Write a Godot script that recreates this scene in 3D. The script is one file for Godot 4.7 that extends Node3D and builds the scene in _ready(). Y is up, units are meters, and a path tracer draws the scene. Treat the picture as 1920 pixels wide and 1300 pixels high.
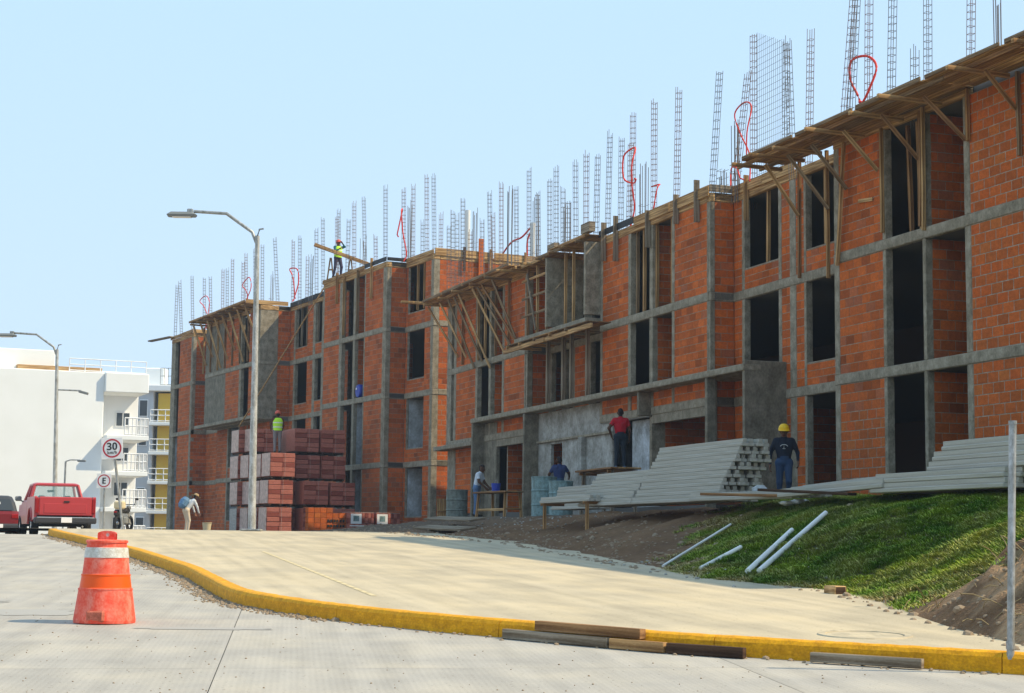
extends Node3D
# ---------------------------------------------------------------- frames
# Near block: facade plane 20 m right of the viewpoint, turned 19.2 degrees from the view axis.
# Far block: facade plane 27.3 m away, turned 26 degrees. Local axes: x along the street (away), y up, z into the building.
var FA: Transform3D
var FC: Transform3D
var M := {}
var CB := {}
var names := {}
var rng := RandomNumberGenerator.new()
const UP := Vector3.UP

func frame(deg: float, p: float) -> Transform3D:
	var a := deg_to_rad(deg)
	var al := Vector3(-sin(a), 0, -cos(a))
	var n := Vector3(cos(a), 0, -sin(a))
	return Transform3D(Basis(al, UP, n), n * p)

# ---------------------------------------------------------------- naming
func numbered(n: String) -> String:
	if not names.has(n):
		names[n] = 0
		return n
	names[n] += 1
	return "%s_%03d" % [n, names[n]]

func tag(o: Node3D, label: String, category: String, group := "") -> Node3D:
	o.set_meta("label", label)
	o.set_meta("category", category)
	if group != "":
		o.set_meta("group", group)
	return o

func thing(called: String, label: String, category: String, xf: Transform3D, group := "") -> Node3D:
	var o := Node3D.new()
	o.name = numbered(called)
	add_child(o)
	o.transform = xf
	return tag(o, label, category, group)

func at(p: Vector3, turn := 0.0) -> Transform3D:
	return Transform3D(Basis(UP, turn), p)

func put(parent: Node, called: String, mesh: Mesh, m: Material, xf := Transform3D.IDENTITY) -> MeshInstance3D:
	var o := MeshInstance3D.new()
	o.name = called if parent != self else numbered(called)
	o.mesh = mesh
	if m != null:
		o.material_override = m
	o.transform = xf
	parent.add_child(o, true)
	return o

func structure(o: Node) -> Node:
	o.set_meta("kind", "structure")
	return o

# ---------------------------------------------------------------- mesh helpers
func newst() -> SurfaceTool:
	var st := SurfaceTool.new()
	st.begin(Mesh.PRIMITIVE_TRIANGLES)
	return st

func tri(st: SurfaceTool, a: Vector3, b: Vector3, c: Vector3, n: Vector3, col := Color.WHITE) -> void:
	var cr := (b - a).cross(c - a)
	if cr.dot(n) > 0.0:
		var t := b
		b = c
		c = t
	st.set_color(col)
	st.set_normal(n)
	st.set_uv(Vector2(a.x, a.y))
	st.add_vertex(a)
	st.set_color(col)
	st.set_normal(n)
	st.set_uv(Vector2(b.x, b.y))
	st.add_vertex(b)
	st.set_color(col)
	st.set_normal(n)
	st.set_uv(Vector2(c.x, c.y))
	st.add_vertex(c)

func quad(st: SurfaceTool, a: Vector3, b: Vector3, c: Vector3, d: Vector3, n: Vector3, col := Color.WHITE) -> void:
	tri(st, a, b, c, n, col)
	tri(st, a, c, d, n, col)

func cbox(sz: Vector3, c := 0.01) -> ArrayMesh:
	var key := "%.3f,%.3f,%.3f,%.3f" % [sz.x, sz.y, sz.z, c]
	if CB.has(key):
		return CB[key]
	var st := newst()
	add_cbox(st, sz, Vector3.ZERO, Basis.IDENTITY, c)
	var m := st.commit()
	CB[key] = m
	return m

func add_cbox(st: SurfaceTool, sz: Vector3, ce: Vector3, bs: Basis, c := 0.01, col := Color.WHITE) -> void:
	var h := sz * 0.5
	c = min(c, min(h.x, min(h.y, h.z)) * 0.8)
	var g := func(ax: int, s: Vector3) -> Vector3:
		var v := Vector3(s.x * (h.x - c), s.y * (h.y - c), s.z * (h.z - c))
		v[ax] = s[ax] * h[ax]
		return ce + bs * v
	for ax in 3:
		var b1 := (ax + 1) % 3
		var b2 := (ax + 2) % 3
		for sg in [-1.0, 1.0]:
			var q := []
			for k in [[-1, -1], [1, -1], [1, 1], [-1, 1]]:
				var s := Vector3.ZERO
				s[ax] = sg
				s[b1] = k[0]
				s[b2] = k[1]
				q.append(g.call(ax, s))
			var n := Vector3.ZERO
			n[ax] = sg
			quad(st, q[0], q[1], q[2], q[3], bs * n, col)
	if c <= 0.0001:
		return
	for ax in 3:   # edges along ax
		var b1 := (ax + 1) % 3
		var b2 := (ax + 2) % 3
		for k in [[-1, -1], [1, -1], [1, 1], [-1, 1]]:
			var s0 := Vector3.ZERO
			s0[b1] = k[0]
			s0[b2] = k[1]
			var sa := s0
			sa[ax] = -1
			var sb := s0
			sb[ax] = 1
			quad(st, g.call(b1, sa), g.call(b1, sb), g.call(b2, sb), g.call(b2, sa), bs * s0.normalized(), col)
	for sx in [-1.0, 1.0]:
		for sy in [-1.0, 1.0]:
			for sz2 in [-1.0, 1.0]:
				var s := Vector3(sx, sy, sz2)
				tri(st, g.call(0, s), g.call(1, s), g.call(2, s), bs * s.normalized(), col)

func box(parent: Node, called: String, mn: Vector3, mx: Vector3, m: Material, c := 0.01) -> MeshInstance3D:
	return put(parent, called, cbox((mx - mn).abs(), c), m, Transform3D(Basis.IDENTITY, (mn + mx) * 0.5))

func along(a: Vector3, b: Vector3, up := UP) -> Basis:
	var x := (b - a).normalized()
	if absf(x.dot(up)) > 0.98:
		up = Vector3.BACK
	var z := x.cross(up).normalized()
	return Basis(x, z.cross(x).normalized(), z)

func beam(parent: Node, called: String, a: Vector3, b: Vector3, h: float, w: float, m: Material, c := 0.006, up := UP) -> MeshInstance3D:
	var l := snappedf(a.distance_to(b), 0.01)
	return put(parent, called, cbox(Vector3(max(l, 0.02), h, w), c), m, Transform3D(along(a, b, up), (a + b) * 0.5))

func add_tube(st: SurfaceTool, pts: Array, r, sides := 6, col := Color.WHITE, caps := true) -> void:
	var n := pts.size()
	var rings := []
	var nrm := []
	for i in n:
		var d: Vector3 = (pts[min(i + 1, n - 1)] - pts[max(i - 1, 0)]).normalized()
		var up := UP if absf(d.y) < 0.95 else Vector3.RIGHT
		var x := d.cross(up).normalized()
		var y := x.cross(d).normalized()
		var rr: float = r[i] if r is Array else r
		var ring := []
		var nn := []
		for k in sides:
			var a := TAU * k / sides
			var v := x * cos(a) + y * sin(a)
			ring.append(pts[i] + v * rr)
			nn.append(v)
		rings.append(ring)
		nrm.append(nn)
	for i in n - 1:
		for k in sides:
			var k2 := (k + 1) % sides
			var va := [rings[i][k], rings[i + 1][k], rings[i + 1][k2], rings[i][k2]]
			var vn := [nrm[i][k], nrm[i + 1][k], nrm[i + 1][k2], nrm[i][k2]]
			var fl: bool = (va[1] - va[0]).cross(va[2] - va[0]).dot(vn[0] + vn[2]) > 0
			for t in ([[0, 2, 1], [0, 3, 2]] if fl else [[0, 1, 2], [0, 2, 3]]):
				for j in t:
					st.set_color(col)
					st.set_normal(vn[j])
					st.set_uv(Vector2(0, 0))
					st.add_vertex(va[j])
	if caps:
		for e in [0, n - 1]:
			var d2: Vector3 = (pts[1] - pts[0]).normalized() * -1.0 if e == 0 else (pts[n - 1] - pts[n - 2]).normalized()
			for k in sides - 2:
				tri(st, rings[e][0], rings[e][k + 1], rings[e][k + 2], d2, col)

func tube(parent: Node, called: String, pts: Array, r, m: Material, sides := 8) -> MeshInstance3D:
	var st := newst()
	add_tube(st, pts, r, sides)
	return put(parent, called, st.commit(), m)

# lathe round the y axis: profile of Vector2(radius, y)
func lathe(prof: Array, sides := 24) -> ArrayMesh:
	var st := newst()
	for i in prof.size() - 1:
		var a: Vector2 = prof[i]
		var b: Vector2 = prof[i + 1]
		var t := (b - a).normalized()
		var n2 := Vector2(t.y, -t.x)
		for k in sides:
			var a0 := TAU * k / sides
			var a1 := TAU * (k + 1) / sides
			var d0 := Vector3(cos(a0), 0, sin(a0))
			var d1 := Vector3(cos(a1), 0, sin(a1))
			var va := [d0 * a.x + UP * a.y, d0 * b.x + UP * b.y, d1 * b.x + UP * b.y, d1 * a.x + UP * a.y]
			var vn := [d0 * n2.x + UP * n2.y, d0 * n2.x + UP * n2.y, d1 * n2.x + UP * n2.y, d1 * n2.x + UP * n2.y]
			var cr: Vector3 = (va[2] - va[0]).cross(va[3] - va[1])
			var fl: bool = cr.dot(vn[0] + vn[2]) > 0
			for tr in ([[0, 2, 1], [0, 3, 2]] if fl else [[0, 1, 2], [0, 2, 3]]):
				for j in tr:
					st.set_normal(vn[j])
					st.set_uv(Vector2(float(k) / sides, va[j].y))
					st.add_vertex(va[j])
	return st.commit()

# loft through closed rings of equal count; flat ends
func loft(rings: Array, cap0 := true, cap1 := true, sg := 40.0) -> ArrayMesh:
	var st := newst()
	var n: int = rings[0].size()
	var ce := Vector3.ZERO
	for r in rings:
		for v in r:
			ce += v
	ce /= float(n * rings.size())
	for i in rings.size() - 1:
		for k in n:
			var k2 := (k + 1) % n
			var a: Vector3 = rings[i][k]
			var b: Vector3 = rings[i + 1][k]
			var c: Vector3 = rings[i + 1][k2]
			var d: Vector3 = rings[i][k2]
			var rc := Vector3.ZERO
			for v in rings[i]:
				rc += v
			for v in rings[i + 1]:
				rc += v
			rc /= 2.0 * n
			var nn := (c - a).cross(d - b)
			if nn.length() < 1e-9:
				nn = (a - rc)
			if nn.dot((a + c) * 0.5 - rc) < 0:
				nn = -nn
			quad(st, a, b, c, d, nn.normalized())
	for e in [0, rings.size() - 1]:
		if (e == 0 and not cap0) or (e > 0 and not cap1):
			continue
		var rc := Vector3.ZERO
		for v in rings[e]:
			rc += v
		rc /= n
		for k in n:
			var a: Vector3 = rings[e][k]
			var b: Vector3 = rings[e][(k + 1) % n]
			var nn := (a - rc).cross(b - rc)
			if nn.length() < 1e-9:
				continue
			if nn.dot(rc - ce) < 0:
				nn = -nn
			tri(st, rc, a, b, nn.normalized())
	return st.commit()

func rrect(w: float, l: float, y: float, r: float, zc := 0.0, n := 4) -> Array:   # rounded rectangle in xz
	var o := []
	for q in 4:
		var cx: float = [1, -1, -1, 1][q] * (w * 0.5 - r)
		var cz: float = [1, 1, -1, -1][q] * (l * 0.5 - r)
		for k in n + 1:
			var a := PI * 0.5 * (q + float(k) / n)
			o.append(Vector3(cx + cos(a) * r, y, zc + cz + sin(a) * r))
	return o

# ---------------------------------------------------------------- textures and materials
func lin(r: float, g: float, b: float) -> Color:
	return Color(r, g, b).linear_to_srgb()

func noise_img(sd: int, freq: float, oct: int, size := 512, sx := 1.0, sy := 1.0) -> PackedFloat32Array:
	# tiling value field 0..1: noise sampled on a torus-like blend
	var f := FastNoiseLite.new()
	f.seed = sd
	f.noise_type = FastNoiseLite.TYPE_SIMPLEX_SMOOTH
	f.frequency = freq
	f.fractal_octaves = oct
	var im := f.get_seamless_image(int(size * sx), int(size * sy), false, false, 0.15, true)
	im.convert(Image.FORMAT_L8)
	if sx != 1.0 or sy != 1.0:
		im.resize(size, size, Image.INTERPOLATE_BILINEAR)
	var d := im.get_data()
	var o := PackedFloat32Array()
	o.resize(size * size)
	for i in size * size:
		o[i] = d[i] / 255.0
	return o

# colour texture (sRGB) around white: a*noise1 + b*noise2 as multiplier, tinted between two colours
func mix_tex(fields: Array, weights: Array, lo: Color, hi: Color, size := 512) -> ImageTexture:
	var d := PackedByteArray()
	d.resize(size * size * 3)
	for i in size * size:
		var v := 0.5
		for k in fields.size():
			v += (fields[k][i] - 0.5) * weights[k]
		v = clampf(v, 0.0, 1.0)
		d[i * 3] = int(255.0 * lerpf(lo.r, hi.r, v))
		d[i * 3 + 1] = int(255.0 * lerpf(lo.g, hi.g, v))
		d[i * 3 + 2] = int(255.0 * lerpf(lo.b, hi.b, v))
	var im := Image.create_from_data(size, size, false, Image.FORMAT_RGB8, d)
	im.generate_mipmaps()
	return ImageTexture.create_from_image(im)

func bump_tex(field: PackedFloat32Array, strength: float, size := 512) -> ImageTexture:
	var im := Image.create(size, size, false, Image.FORMAT_RGB8)
	var d := PackedByteArray()
	d.resize(size * size * 3)
	for i in size * size:
		var b := int(255.0 * field[i])
		d[i * 3] = b
		d[i * 3 + 1] = b
		d[i * 3 + 2] = b
	im = Image.create_from_data(size, size, false, Image.FORMAT_RGB8, d)
	im.convert(Image.FORMAT_RGBA8)
	im.bump_map_to_normal_map(strength)
	im.generate_mipmaps()
	return ImageTexture.create_from_image(im)

func mat(key: String, col: Color, rough := 0.9, tx: Texture2D = null, sc := Vector3.ONE, world := false, nt: Texture2D = null, ns := 1.0) -> StandardMaterial3D:
	var m := StandardMaterial3D.new()
	m.albedo_color = col
	m.roughness = rough
	m.metallic_specular = 0.35
	if tx != null:
		m.albedo_texture = tx
	if nt != null:
		m.normal_enabled = true
		m.normal_texture = nt
		m.normal_scale = ns
	if tx != null or nt != null:
		m.uv1_triplanar = true
		m.uv1_world_triplanar = world
		m.uv1_scale = sc
	M[key] = m
	return m

func make_materials() -> void:
	var nc := noise_img(3, 0.012, 5)
	var nf := noise_img(7, 0.06, 4)
	var ng := noise_img(11, 0.2, 2)
	var ns := noise_img(5, 0.02, 4, 512, 0.125, 1.0)   # streaks: stretched in x
	var nv := noise_img(9, 0.02, 4, 512, 1.0, 0.125)   # stretched in y
	var conc := mix_tex([nc, nf, ng], [1.1, 0.7, 0.4], Color(0.63, 0.615, 0.58), Color(1, 1, 1))
	var concn := bump_tex(nf, 3.0)
	var grain := mix_tex([ns, nf, ng], [1.5, 0.3, 0.3], Color(0.62, 0.55, 0.47), Color(1, 0.97, 0.92))
	var dirt := mix_tex([nc, nf, ng], [0.7, 0.8, 0.7], Color(0.7, 0.67, 0.63), Color(1, 1, 1))
	var dirtn := bump_tex(nf, 8.0)
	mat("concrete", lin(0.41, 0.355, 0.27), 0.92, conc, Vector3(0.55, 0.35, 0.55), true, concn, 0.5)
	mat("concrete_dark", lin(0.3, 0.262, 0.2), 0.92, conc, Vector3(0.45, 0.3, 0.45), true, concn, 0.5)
	mat("plaster", lin(0.5, 0.485, 0.45), 0.9, conc, Vector3(0.25, 0.2, 0.25), true)
	mat("plaster_white", lin(0.62, 0.66, 0.7), 0.9, conc, Vector3(0.3, 0.2, 0.3), true)
	mat("mortar", lin(0.48, 0.4, 0.315), 0.95, conc, Vector3(0.8, 0.8, 0.8), true, concn, 0.6)
	mat("membrane", lin(0.035, 0.036, 0.04), 0.6, conc, Vector3(0.6, 0.6, 0.6), true)
	for k in 8:
		var tn: float = [1.0, 0.88, 1.1, 0.95, 1.04, 0.8, 1.0, 0.92][k]
		var gr: float = [0.0, 0.1, 0.0, 0.02, -0.08, 0.05, 0.2, 0.03][k]
		mat("brick%d" % k, lin(0.66 * tn, 0.15 * tn * (1.0 + gr), 0.024 * tn * (1.0 + 2.0 * gr)), 0.85, dirt, Vector3(1.3, 1.3, 1.3), true, concn, 0.5)
	var mb := mat("bricks", Color.WHITE, 0.85, dirt, Vector3(1.3, 1.3, 1.3), true, concn, 0.5)
	mb.vertex_color_use_as_albedo = true
	for k in 5:
		var w: Color = [lin(0.50, 0.31, 0.145), lin(0.38, 0.22, 0.105), lin(0.6, 0.39, 0.19), lin(0.33, 0.24, 0.15), lin(0.66, 0.45, 0.23)][k]
		mat("wood%d" % k, w, 0.85, grain, Vector3(0.35, 1.6, 1.6))
	mat("wood_dark", lin(0.085, 0.048, 0.03), 0.85, grain, Vector3(0.35, 1.6, 1.6))
	mat("wood_grey", lin(0.33, 0.29, 0.24), 0.9, grain, Vector3(0.35, 1.6, 1.6))
	mat("ply", lin(0.2, 0.125, 0.065), 0.85, grain, Vector3(0.2, 0.8, 0.8))
	mat("rebar", lin(0.16, 0.15, 0.15), 0.7)
	mat("rebar_rust", lin(0.2, 0.11, 0.075), 0.8)
	mat("red_pipe", lin(0.72, 0.05, 0.03), 0.5)
	mat("white_pipe", lin(0.75, 0.75, 0.72), 0.4)
	mat("galv", lin(0.5, 0.52, 0.53), 0.45, conc, Vector3(1, 0.4, 1), true).metallic = 0.35
	mat("galv_light", lin(0.62, 0.63, 0.63), 0.5, conc, Vector3(1, 0.4, 1), true)
	mat("lamp_head", lin(0.2, 0.21, 0.21), 0.5)
	mat("white_wall", lin(0.9, 0.9, 0.88), 0.9, conc, Vector3(0.06, 0.05, 0.06), true).albedo_texture = mix_tex([nc, nf], [0.8, 0.2], Color(0.95, 0.95, 0.94), Color(1, 1, 1))
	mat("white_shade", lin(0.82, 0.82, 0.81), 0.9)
	mat("yellow_wall", lin(0.66, 0.42, 0.05), 0.9)
	mat("grey_wall", lin(0.52, 0.53, 0.55), 0.9)
	mat("white_paint", lin(0.8, 0.8, 0.8), 0.5)
	mat("window_dark", lin(0.05, 0.06, 0.07), 0.15)
	mat("red_paint", lin(0.42, 0.018, 0.02), 0.32).clearcoat_enabled = true
	mat("dark_red", lin(0.16, 0.012, 0.015), 0.35)
	mat("black", lin(0.018, 0.018, 0.018), 0.6)
	mat("rubber", lin(0.022, 0.022, 0.022), 0.85)
	mat("chrome", lin(0.6, 0.6, 0.6), 0.25).metallic = 0.8
	mat("bumper", lin(0.045, 0.045, 0.05), 0.5)
	mat("tail_light", lin(0.28, 0.01, 0.01), 0.2)
	mat("sign_white", lin(0.82, 0.8, 0.79), 0.5)
	mat("sign_red", lin(0.45, 0.02, 0.04), 0.5)
	mat("sign_black", lin(0.012, 0.012, 0.014), 0.5)
	var g := mat("glass", Color(0.55, 0.72, 0.72, 0.32), 0.05)
	g.transparency = BaseMaterial3D.TRANSPARENCY_ALPHA
	var kt := mix_tex([nc, nf, ng], [0.9, 0.9, 0.5], Color(0.72, 0.68, 0.62), Color(1, 1, 1))
	mat("kerb", lin(0.92, 0.44, 0.008), 0.75, kt, Vector3(1.1, 1.1, 1.1), true, concn, 0.5)
	mat("cone", Color.WHITE, 0.6, mix_tex([nc, nf, ng], [1.7, 1.0, 0.6], Color(0.9, 0.27, 0.18), Color(0.93, 0.52, 0.44)), Vector3(1.1, 0.8, 1.1))
	mat("cone_band", lin(0.85, 0.1, 0.008), 0.4)
	mat("cone_dust", lin(0.72, 0.2, 0.13), 0.8, kt, Vector3(2, 2, 2))
	mat("cone_white", lin(0.78, 0.78, 0.75), 0.35, kt, Vector3(2, 2, 2))
	mat("joist", lin(0.47, 0.445, 0.39), 0.9, mix_tex([ns, nf, ng], [0.9, 0.3, 0.4], Color(0.84, 0.83, 0.8), Color(1, 1, 1)), Vector3(0.3, 2.0, 2.0))
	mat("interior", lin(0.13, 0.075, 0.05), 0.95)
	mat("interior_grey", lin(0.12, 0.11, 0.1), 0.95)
	mat("pale_wrap", lin(0.66, 0.46, 0.41), 0.35, conc, Vector3(1.2, 0.6, 1.2), true)
	mat("label_grey", lin(0.5, 0.48, 0.46), 0.5, conc, Vector3(1.5, 1.5, 1.5), true)
	mat("pallet_red", lin(0.56, 0.19, 0.14), 0.55, dirt, Vector3(1.1, 2.2, 1.1), true)
	mat("pallet_red2", lin(0.34, 0.085, 0.06), 0.55, dirt, Vector3(1.1, 2.2, 1.1), true)
	mat("teal", lin(0.28, 0.42, 0.43), 0.5, conc, Vector3(1, 0.5, 1))
	mat("drum_grey", lin(0.24, 0.27, 0.24), 0.6, conc, Vector3(1, 0.7, 1))
	mat("blue", lin(0.02, 0.05, 0.35), 0.5)
	mat("light_blue", lin(0.17, 0.33, 0.55), 0.7, conc, Vector3(3, 3, 3))
	mat("helmet", lin(0.85, 0.5, 0.01), 0.35)
	mat("helmet_red", lin(0.6, 0.1, 0.06), 0.4)
	mat("vest", lin(0.5, 0.85, 0.05), 0.7)
	mat("vest_band", lin(0.75, 0.78, 0.72), 0.4)
	mat("hat", lin(0.65, 0.52, 0.33), 0.9, grain, Vector3(6, 6, 6))
	mat("bucket", lin(0.62, 0.52, 0.33), 0.7)
	mat("foam", lin(0.78, 0.77, 0.74), 0.9)
	mat("stone", lin(0.4, 0.31, 0.22), 0.95, dirt, Vector3(3, 3, 3))
	mat("person", Color.WHITE, 0.85).vertex_color_use_as_albedo = true
	mat("earth", Color.WHITE, 0.95, dirt, Vector3(0.9, 0.9, 0.9), true, dirtn, 1.0).vertex_color_use_as_albedo = true
	mat("grass", Color.WHITE, 0.8).vertex_color_use_as_albedo = true
	M["grass"].backlight_enabled = true
	M["grass"].backlight = lin(0.05, 0.09, 0.01)
	mat("dry", lin(0.3, 0.22, 0.11), 0.9)
	mat("far_ground", lin(0.24, 0.2, 0.15), 0.95, dirt, Vector3(0.1, 0.1, 0.1), true)
	make_road_materials(nc, nf, ng)

func make_road_materials(nc: PackedFloat32Array, nf: PackedFloat32Array, ng: PackedFloat32Array) -> void:
	# 1024 px over 8 m: broom lines across the lane, mottling, speckles, tyre smears
	var size := 1024
	var f := FastNoiseLite.new()
	f.seed = 21
	f.frequency = 0.004
	f.fractal_octaves = 5
	var f2 := FastNoiseLite.new()
	f2.seed = 22
	f2.frequency = 0.25
	f2.fractal_octaves = 2
	for ver in 2:
		f.seed = 21 + ver * 9
		var im := f.get_seamless_image(size, size, false, false, 0.2, true)
		im.convert(Image.FORMAT_L8)
		var a := im.get_data()
		var f3 := FastNoiseLite.new()   # long smears along the driving direction
		f3.seed = 40 + ver
		f3.frequency = 0.012
		f3.fractal_octaves = 4
		var im3 := f3.get_seamless_image(size, 64, false, false, 0.2, true)
		im3.convert(Image.FORMAT_L8)
		im3.resize(size, size, Image.INTERPOLATE_CUBIC)
		var s := im3.get_data()
		var d := PackedByteArray()
		d.resize(size * size * 3)
		var rg := RandomNumberGenerator.new()
		rg.seed = 5 + ver
		for y in size:
			for x in size:
				var line := 0.5 + 0.5 * sin(x * TAU * 110.0 / size)
				var i := y * size + x
				var v := 0.93 + (a[i] / 255.0 - 0.5) * (0.11 if ver == 0 else 0.16) + (s[i] / 255.0 - 0.55) * (0.09 if ver == 0 else 0.12)
				v += (rg.randf() - 0.5) * 0.09
				if ver == 0:
					v -= line * 0.022
				v = clampf(v, 0.2, 1.0)
				var w := clampf((a[i] / 255.0 - 0.3) * 1.2, 0.0, 1.0)
				d[i * 3] = int(255 * v)
				d[i * 3 + 1] = int(255 * v * lerpf(0.995, 0.98, w))
				d[i * 3 + 2] = int(255 * v * lerpf(0.98, 0.93, w))
		# small stones and spots
		for k in 900:
			var px := rg.randi() % (size - 3)
			var py := rg.randi() % (size - 3)
			var b := rg.randf_range(0.35, 0.75)
			for dy in rg.randi_range(1, 2):
				for dx in rg.randi_range(1, 3):
					for c in 3:
						d[((py + dy) * size + px + dx) * 3 + c] = int(d[((py + dy) * size + px + dx) * 3 + c] * b)
		var ti := Image.create_from_data(size, size, false, Image.FORMAT_RGB8, d)
		ti.generate_mipmaps()
		var m := StandardMaterial3D.new()
		m.albedo_texture = ImageTexture.create_from_image(ti)
		m.albedo_color = lin(0.47, 0.44, 0.405) if ver == 0 else lin(0.56, 0.478, 0.352)
		m.roughness = 0.9
		m.metallic_specular = 0.3
		M["road" if ver == 0 else "apron"] = m
const BR_P = [[27.93, 27.97, 9.48], [30.06, 29.67, 9.25], [31.68, 31.4, 9.21], [33.26, 33.03, 9.29], [34.68, 34.36, 9.13], [35.81, 35.19, 8.82], [36.94, 36.61, 8.91]]
const BR_6 = [[65.61, 63.41, 8.12], [63.01, 61.42, 7.53], [61.67, 59.56, 7.36], [60.01, 57.99, 7.75], [58.97, 56.48, 7.82], [57.78, 56.71, 8.02]]
const PO_P = [[27.93, 8.57, 10.04], [29.64, 9.22, 10.3], [31.28, 7.68, 10.3], [32.91, 7.9, 10.21], [35.27, 7.23, 9.6], [36.64, 7.42, 9.81]]
const PO_5 = [[52.69, 5.61, 8.19], [51.3, 5.62, 8.29], [50.6, 5.62, 8.2], [49.26, 5.64, 8.29]]
const RE_A := [[35.59, 0.48, -0.7, 13.99], [34.9, 0.29, -0.42, 13.78], [34.74, 0.7, -0.12, 14.19], [33.24, 0.37, -0.2, 13.67], [32.05, 0.24, -0.05, 11.82], [32.27, 0.71, -0.08, 13.69], [31.78, 1.44, -0.17, 13.59], [41.59, 1.27, -0.03, 14.9], [39.73, 1.22, -0.13, 14.22], [37.89, 0.46, 0.24, 13.66], [37.91, 0.9, -0.18, 13.87], [41.29, 0.54, -0.85, 13.51], [42.35, 0.39, -0.54, 13.85], [44.42, 0.3, -0.18, 13.92], [46.31, 0.45, -0.02, 14.12], [50.21, 1.45, 0.0, 14.68], [50.23, 1.31, -0.18, 13.73], [50.8, 1.28, -0.09, 13.99], [51.89, 1.27, -0.22, 14.41], [50.75, 0.42, -0.14, 13.37], [51.98, 0.58, 0.01, 13.78], [54.01, 1.03, 0.11, 13.97], [55.53, 1.17, 0.12, 13.33], [56.71, 1.35, 0.09, 14.32], [57.44, 1.38, 0.09, 13.97], [52.74, 0.27, 0.03, 12.27], [57.54, 1.0, 0.19, 13.52], [64.33, 3.09, 0.16, 15.91], [64.4, 2.62, 0.28, 15.16], [63.67, 1.71, 0.16, 15.09], [64.78, 1.69, 0.44, 15.01], [63.52, 1.36, 0.26, 13.83], [64.84, 0.14, 0.24, 14.08], [64.68, 0.26, 0.23, 13.95], [65.57, 0.19, 0.16, 13.66], [64.43, 0.4, 0.19, 14.5], [64.22, 0.64, 0.12, 13.25], [64.68, 1.29, 0.21, 13.81]]
const RE_C := [[67.94, 2.41, 0.03, 15.15], [68.37, 2.32, 0.28, 16.96], [67.21, 1.47, 0.21, 16.58], [67.11, 1.23, 0.07, 14.59], [69.3, 1.7, 0.1, 16.55], [69.3, 1.28, 0.17, 16.37], [69.71, 0.6, 0.18, 16.48], [71.67, 0.96, 0.22, 14.66], [76.2, 2.23, 0.53, 17.38], [72.71, 0.31, 0.2, 16.26], [73.66, 0.32, -0.11, 15.59], [78.5, 1.77, 0.33, 17.05], [76.46, 0.9, 0.21, 16.23], [80.09, 1.54, 0.34, 16.9], [80.56, 1.38, 0.32, 16.4], [82.15, 1.06, 0.24, 16.21], [87.94, 2.69, 0.23, 17.06], [84.34, 0.69, 0.89, 16.52], [88.59, 1.23, 0.33, 16.82], [88.23, 0.71, 0.31, 16.46], [93.0, 1.78, 0.57, 17.02], [90.94, 0.89, 0.21, 16.15], [93.52, 1.09, 0.27, 16.69], [97.63, 2.07, 0.39, 16.84], [95.04, 1.0, 0.24, 16.29], [99.24, 1.6, 0.61, 16.57], [101.58, 1.86, 0.42, 16.78], [99.02, 0.45, 0.63, 16.49], [101.05, 0.35, 0.89, 16.47], [101.54, 0.07, -0.08, 16.16], [84.11, 2.11, 0.04, 15.6]]
const BU_A := [[29.56, 0.6, 12.27], [41.29, 0.6, 12.5], [47.39, 0.6, 12.45], [42.09, 0.6, 11.18], [53.78, 0.6, 12.49], [59.59, 0.6, 14.13], [56.72, 0.6, 13.37]]
const BU_C := [[73.44, 1.0, 14.92], [68.05, 1.0, 15.58], [80.35, 1.0, 14.99], [86.47, 1.0, 15.03], [65.7, 2.95, 15.1]]

# ---------------------------------------------------------------- ground shapes (D = metres in front of the viewpoint)
const KERB := [[14.0, 6.0], [8.6, 11.6], [6.3, 12.9], [4.09, 14.16], [3.27, 14.65], [2.31, 15.2], [1.26, 15.85], [0.03, 16.95], [-0.82, 17.72], [-1.71, 18.72], [-2.47, 19.8], [-3.11, 20.95], [-3.5, 22.0], [-4.15, 24.3], [-4.92, 27.04], [-6.05, 30.4], [-7.11, 33.47], [-9.29, 39.25], [-11.2, 44.0], [-12.0, 46.2], [-12.2, 47.2], [-12.0, 48.2], [-11.2, 49.2]]
const FOOT := [[14.4, 6.2], [9.0, 11.9], [6.5, 13.3], [4.3, 14.5], [4.13, 16.59], [4.1, 18.26], [4.08, 20.31], [4.06, 22.31], [3.47, 23.36], [2.61, 25.15], [2.08, 28.23], [1.23, 32.85], [-0.07, 38.89], [-1.23, 42.72], [-2.73, 46.3], [-4.36, 48.84], [-7.0, 56.0], [-9.6, 68.0], [-17.0, 84.0], [-26.0, 101.0], [-42.0, 132.0]]

func lut(t: Array, x: float) -> float:
	if x <= t[0][0]:
		return t[0][1]
	for i in t.size() - 1:
		if x <= t[i + 1][0]:
			var k: float = (x - t[i][0]) / (t[i + 1][0] - t[i][0])
			return lerpf(t[i][1], t[i + 1][1], k)
	return t[-1][1]

func hroad(D: float) -> float:
	if D < 46.0:
		return 0.11 + 0.0333 * (D - 14.0)
	return lut([[46.0, 1.1756], [47.5, 1.215], [49.0, 1.195], [52.0, 1.13], [60.0, 1.05], [90.0, 0.9], [200.0, 0.9]], D)

func hap(D: float) -> float:
	if D < 46.0:
		return 0.27 + 0.0333 * (D - 14.0)
	return lut([[46.0, 1.3356], [47.2, 1.368], [49.0, 1.378], [60.0, 1.39], [90.0, 1.4], [200.0, 1.4]], D)

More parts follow.
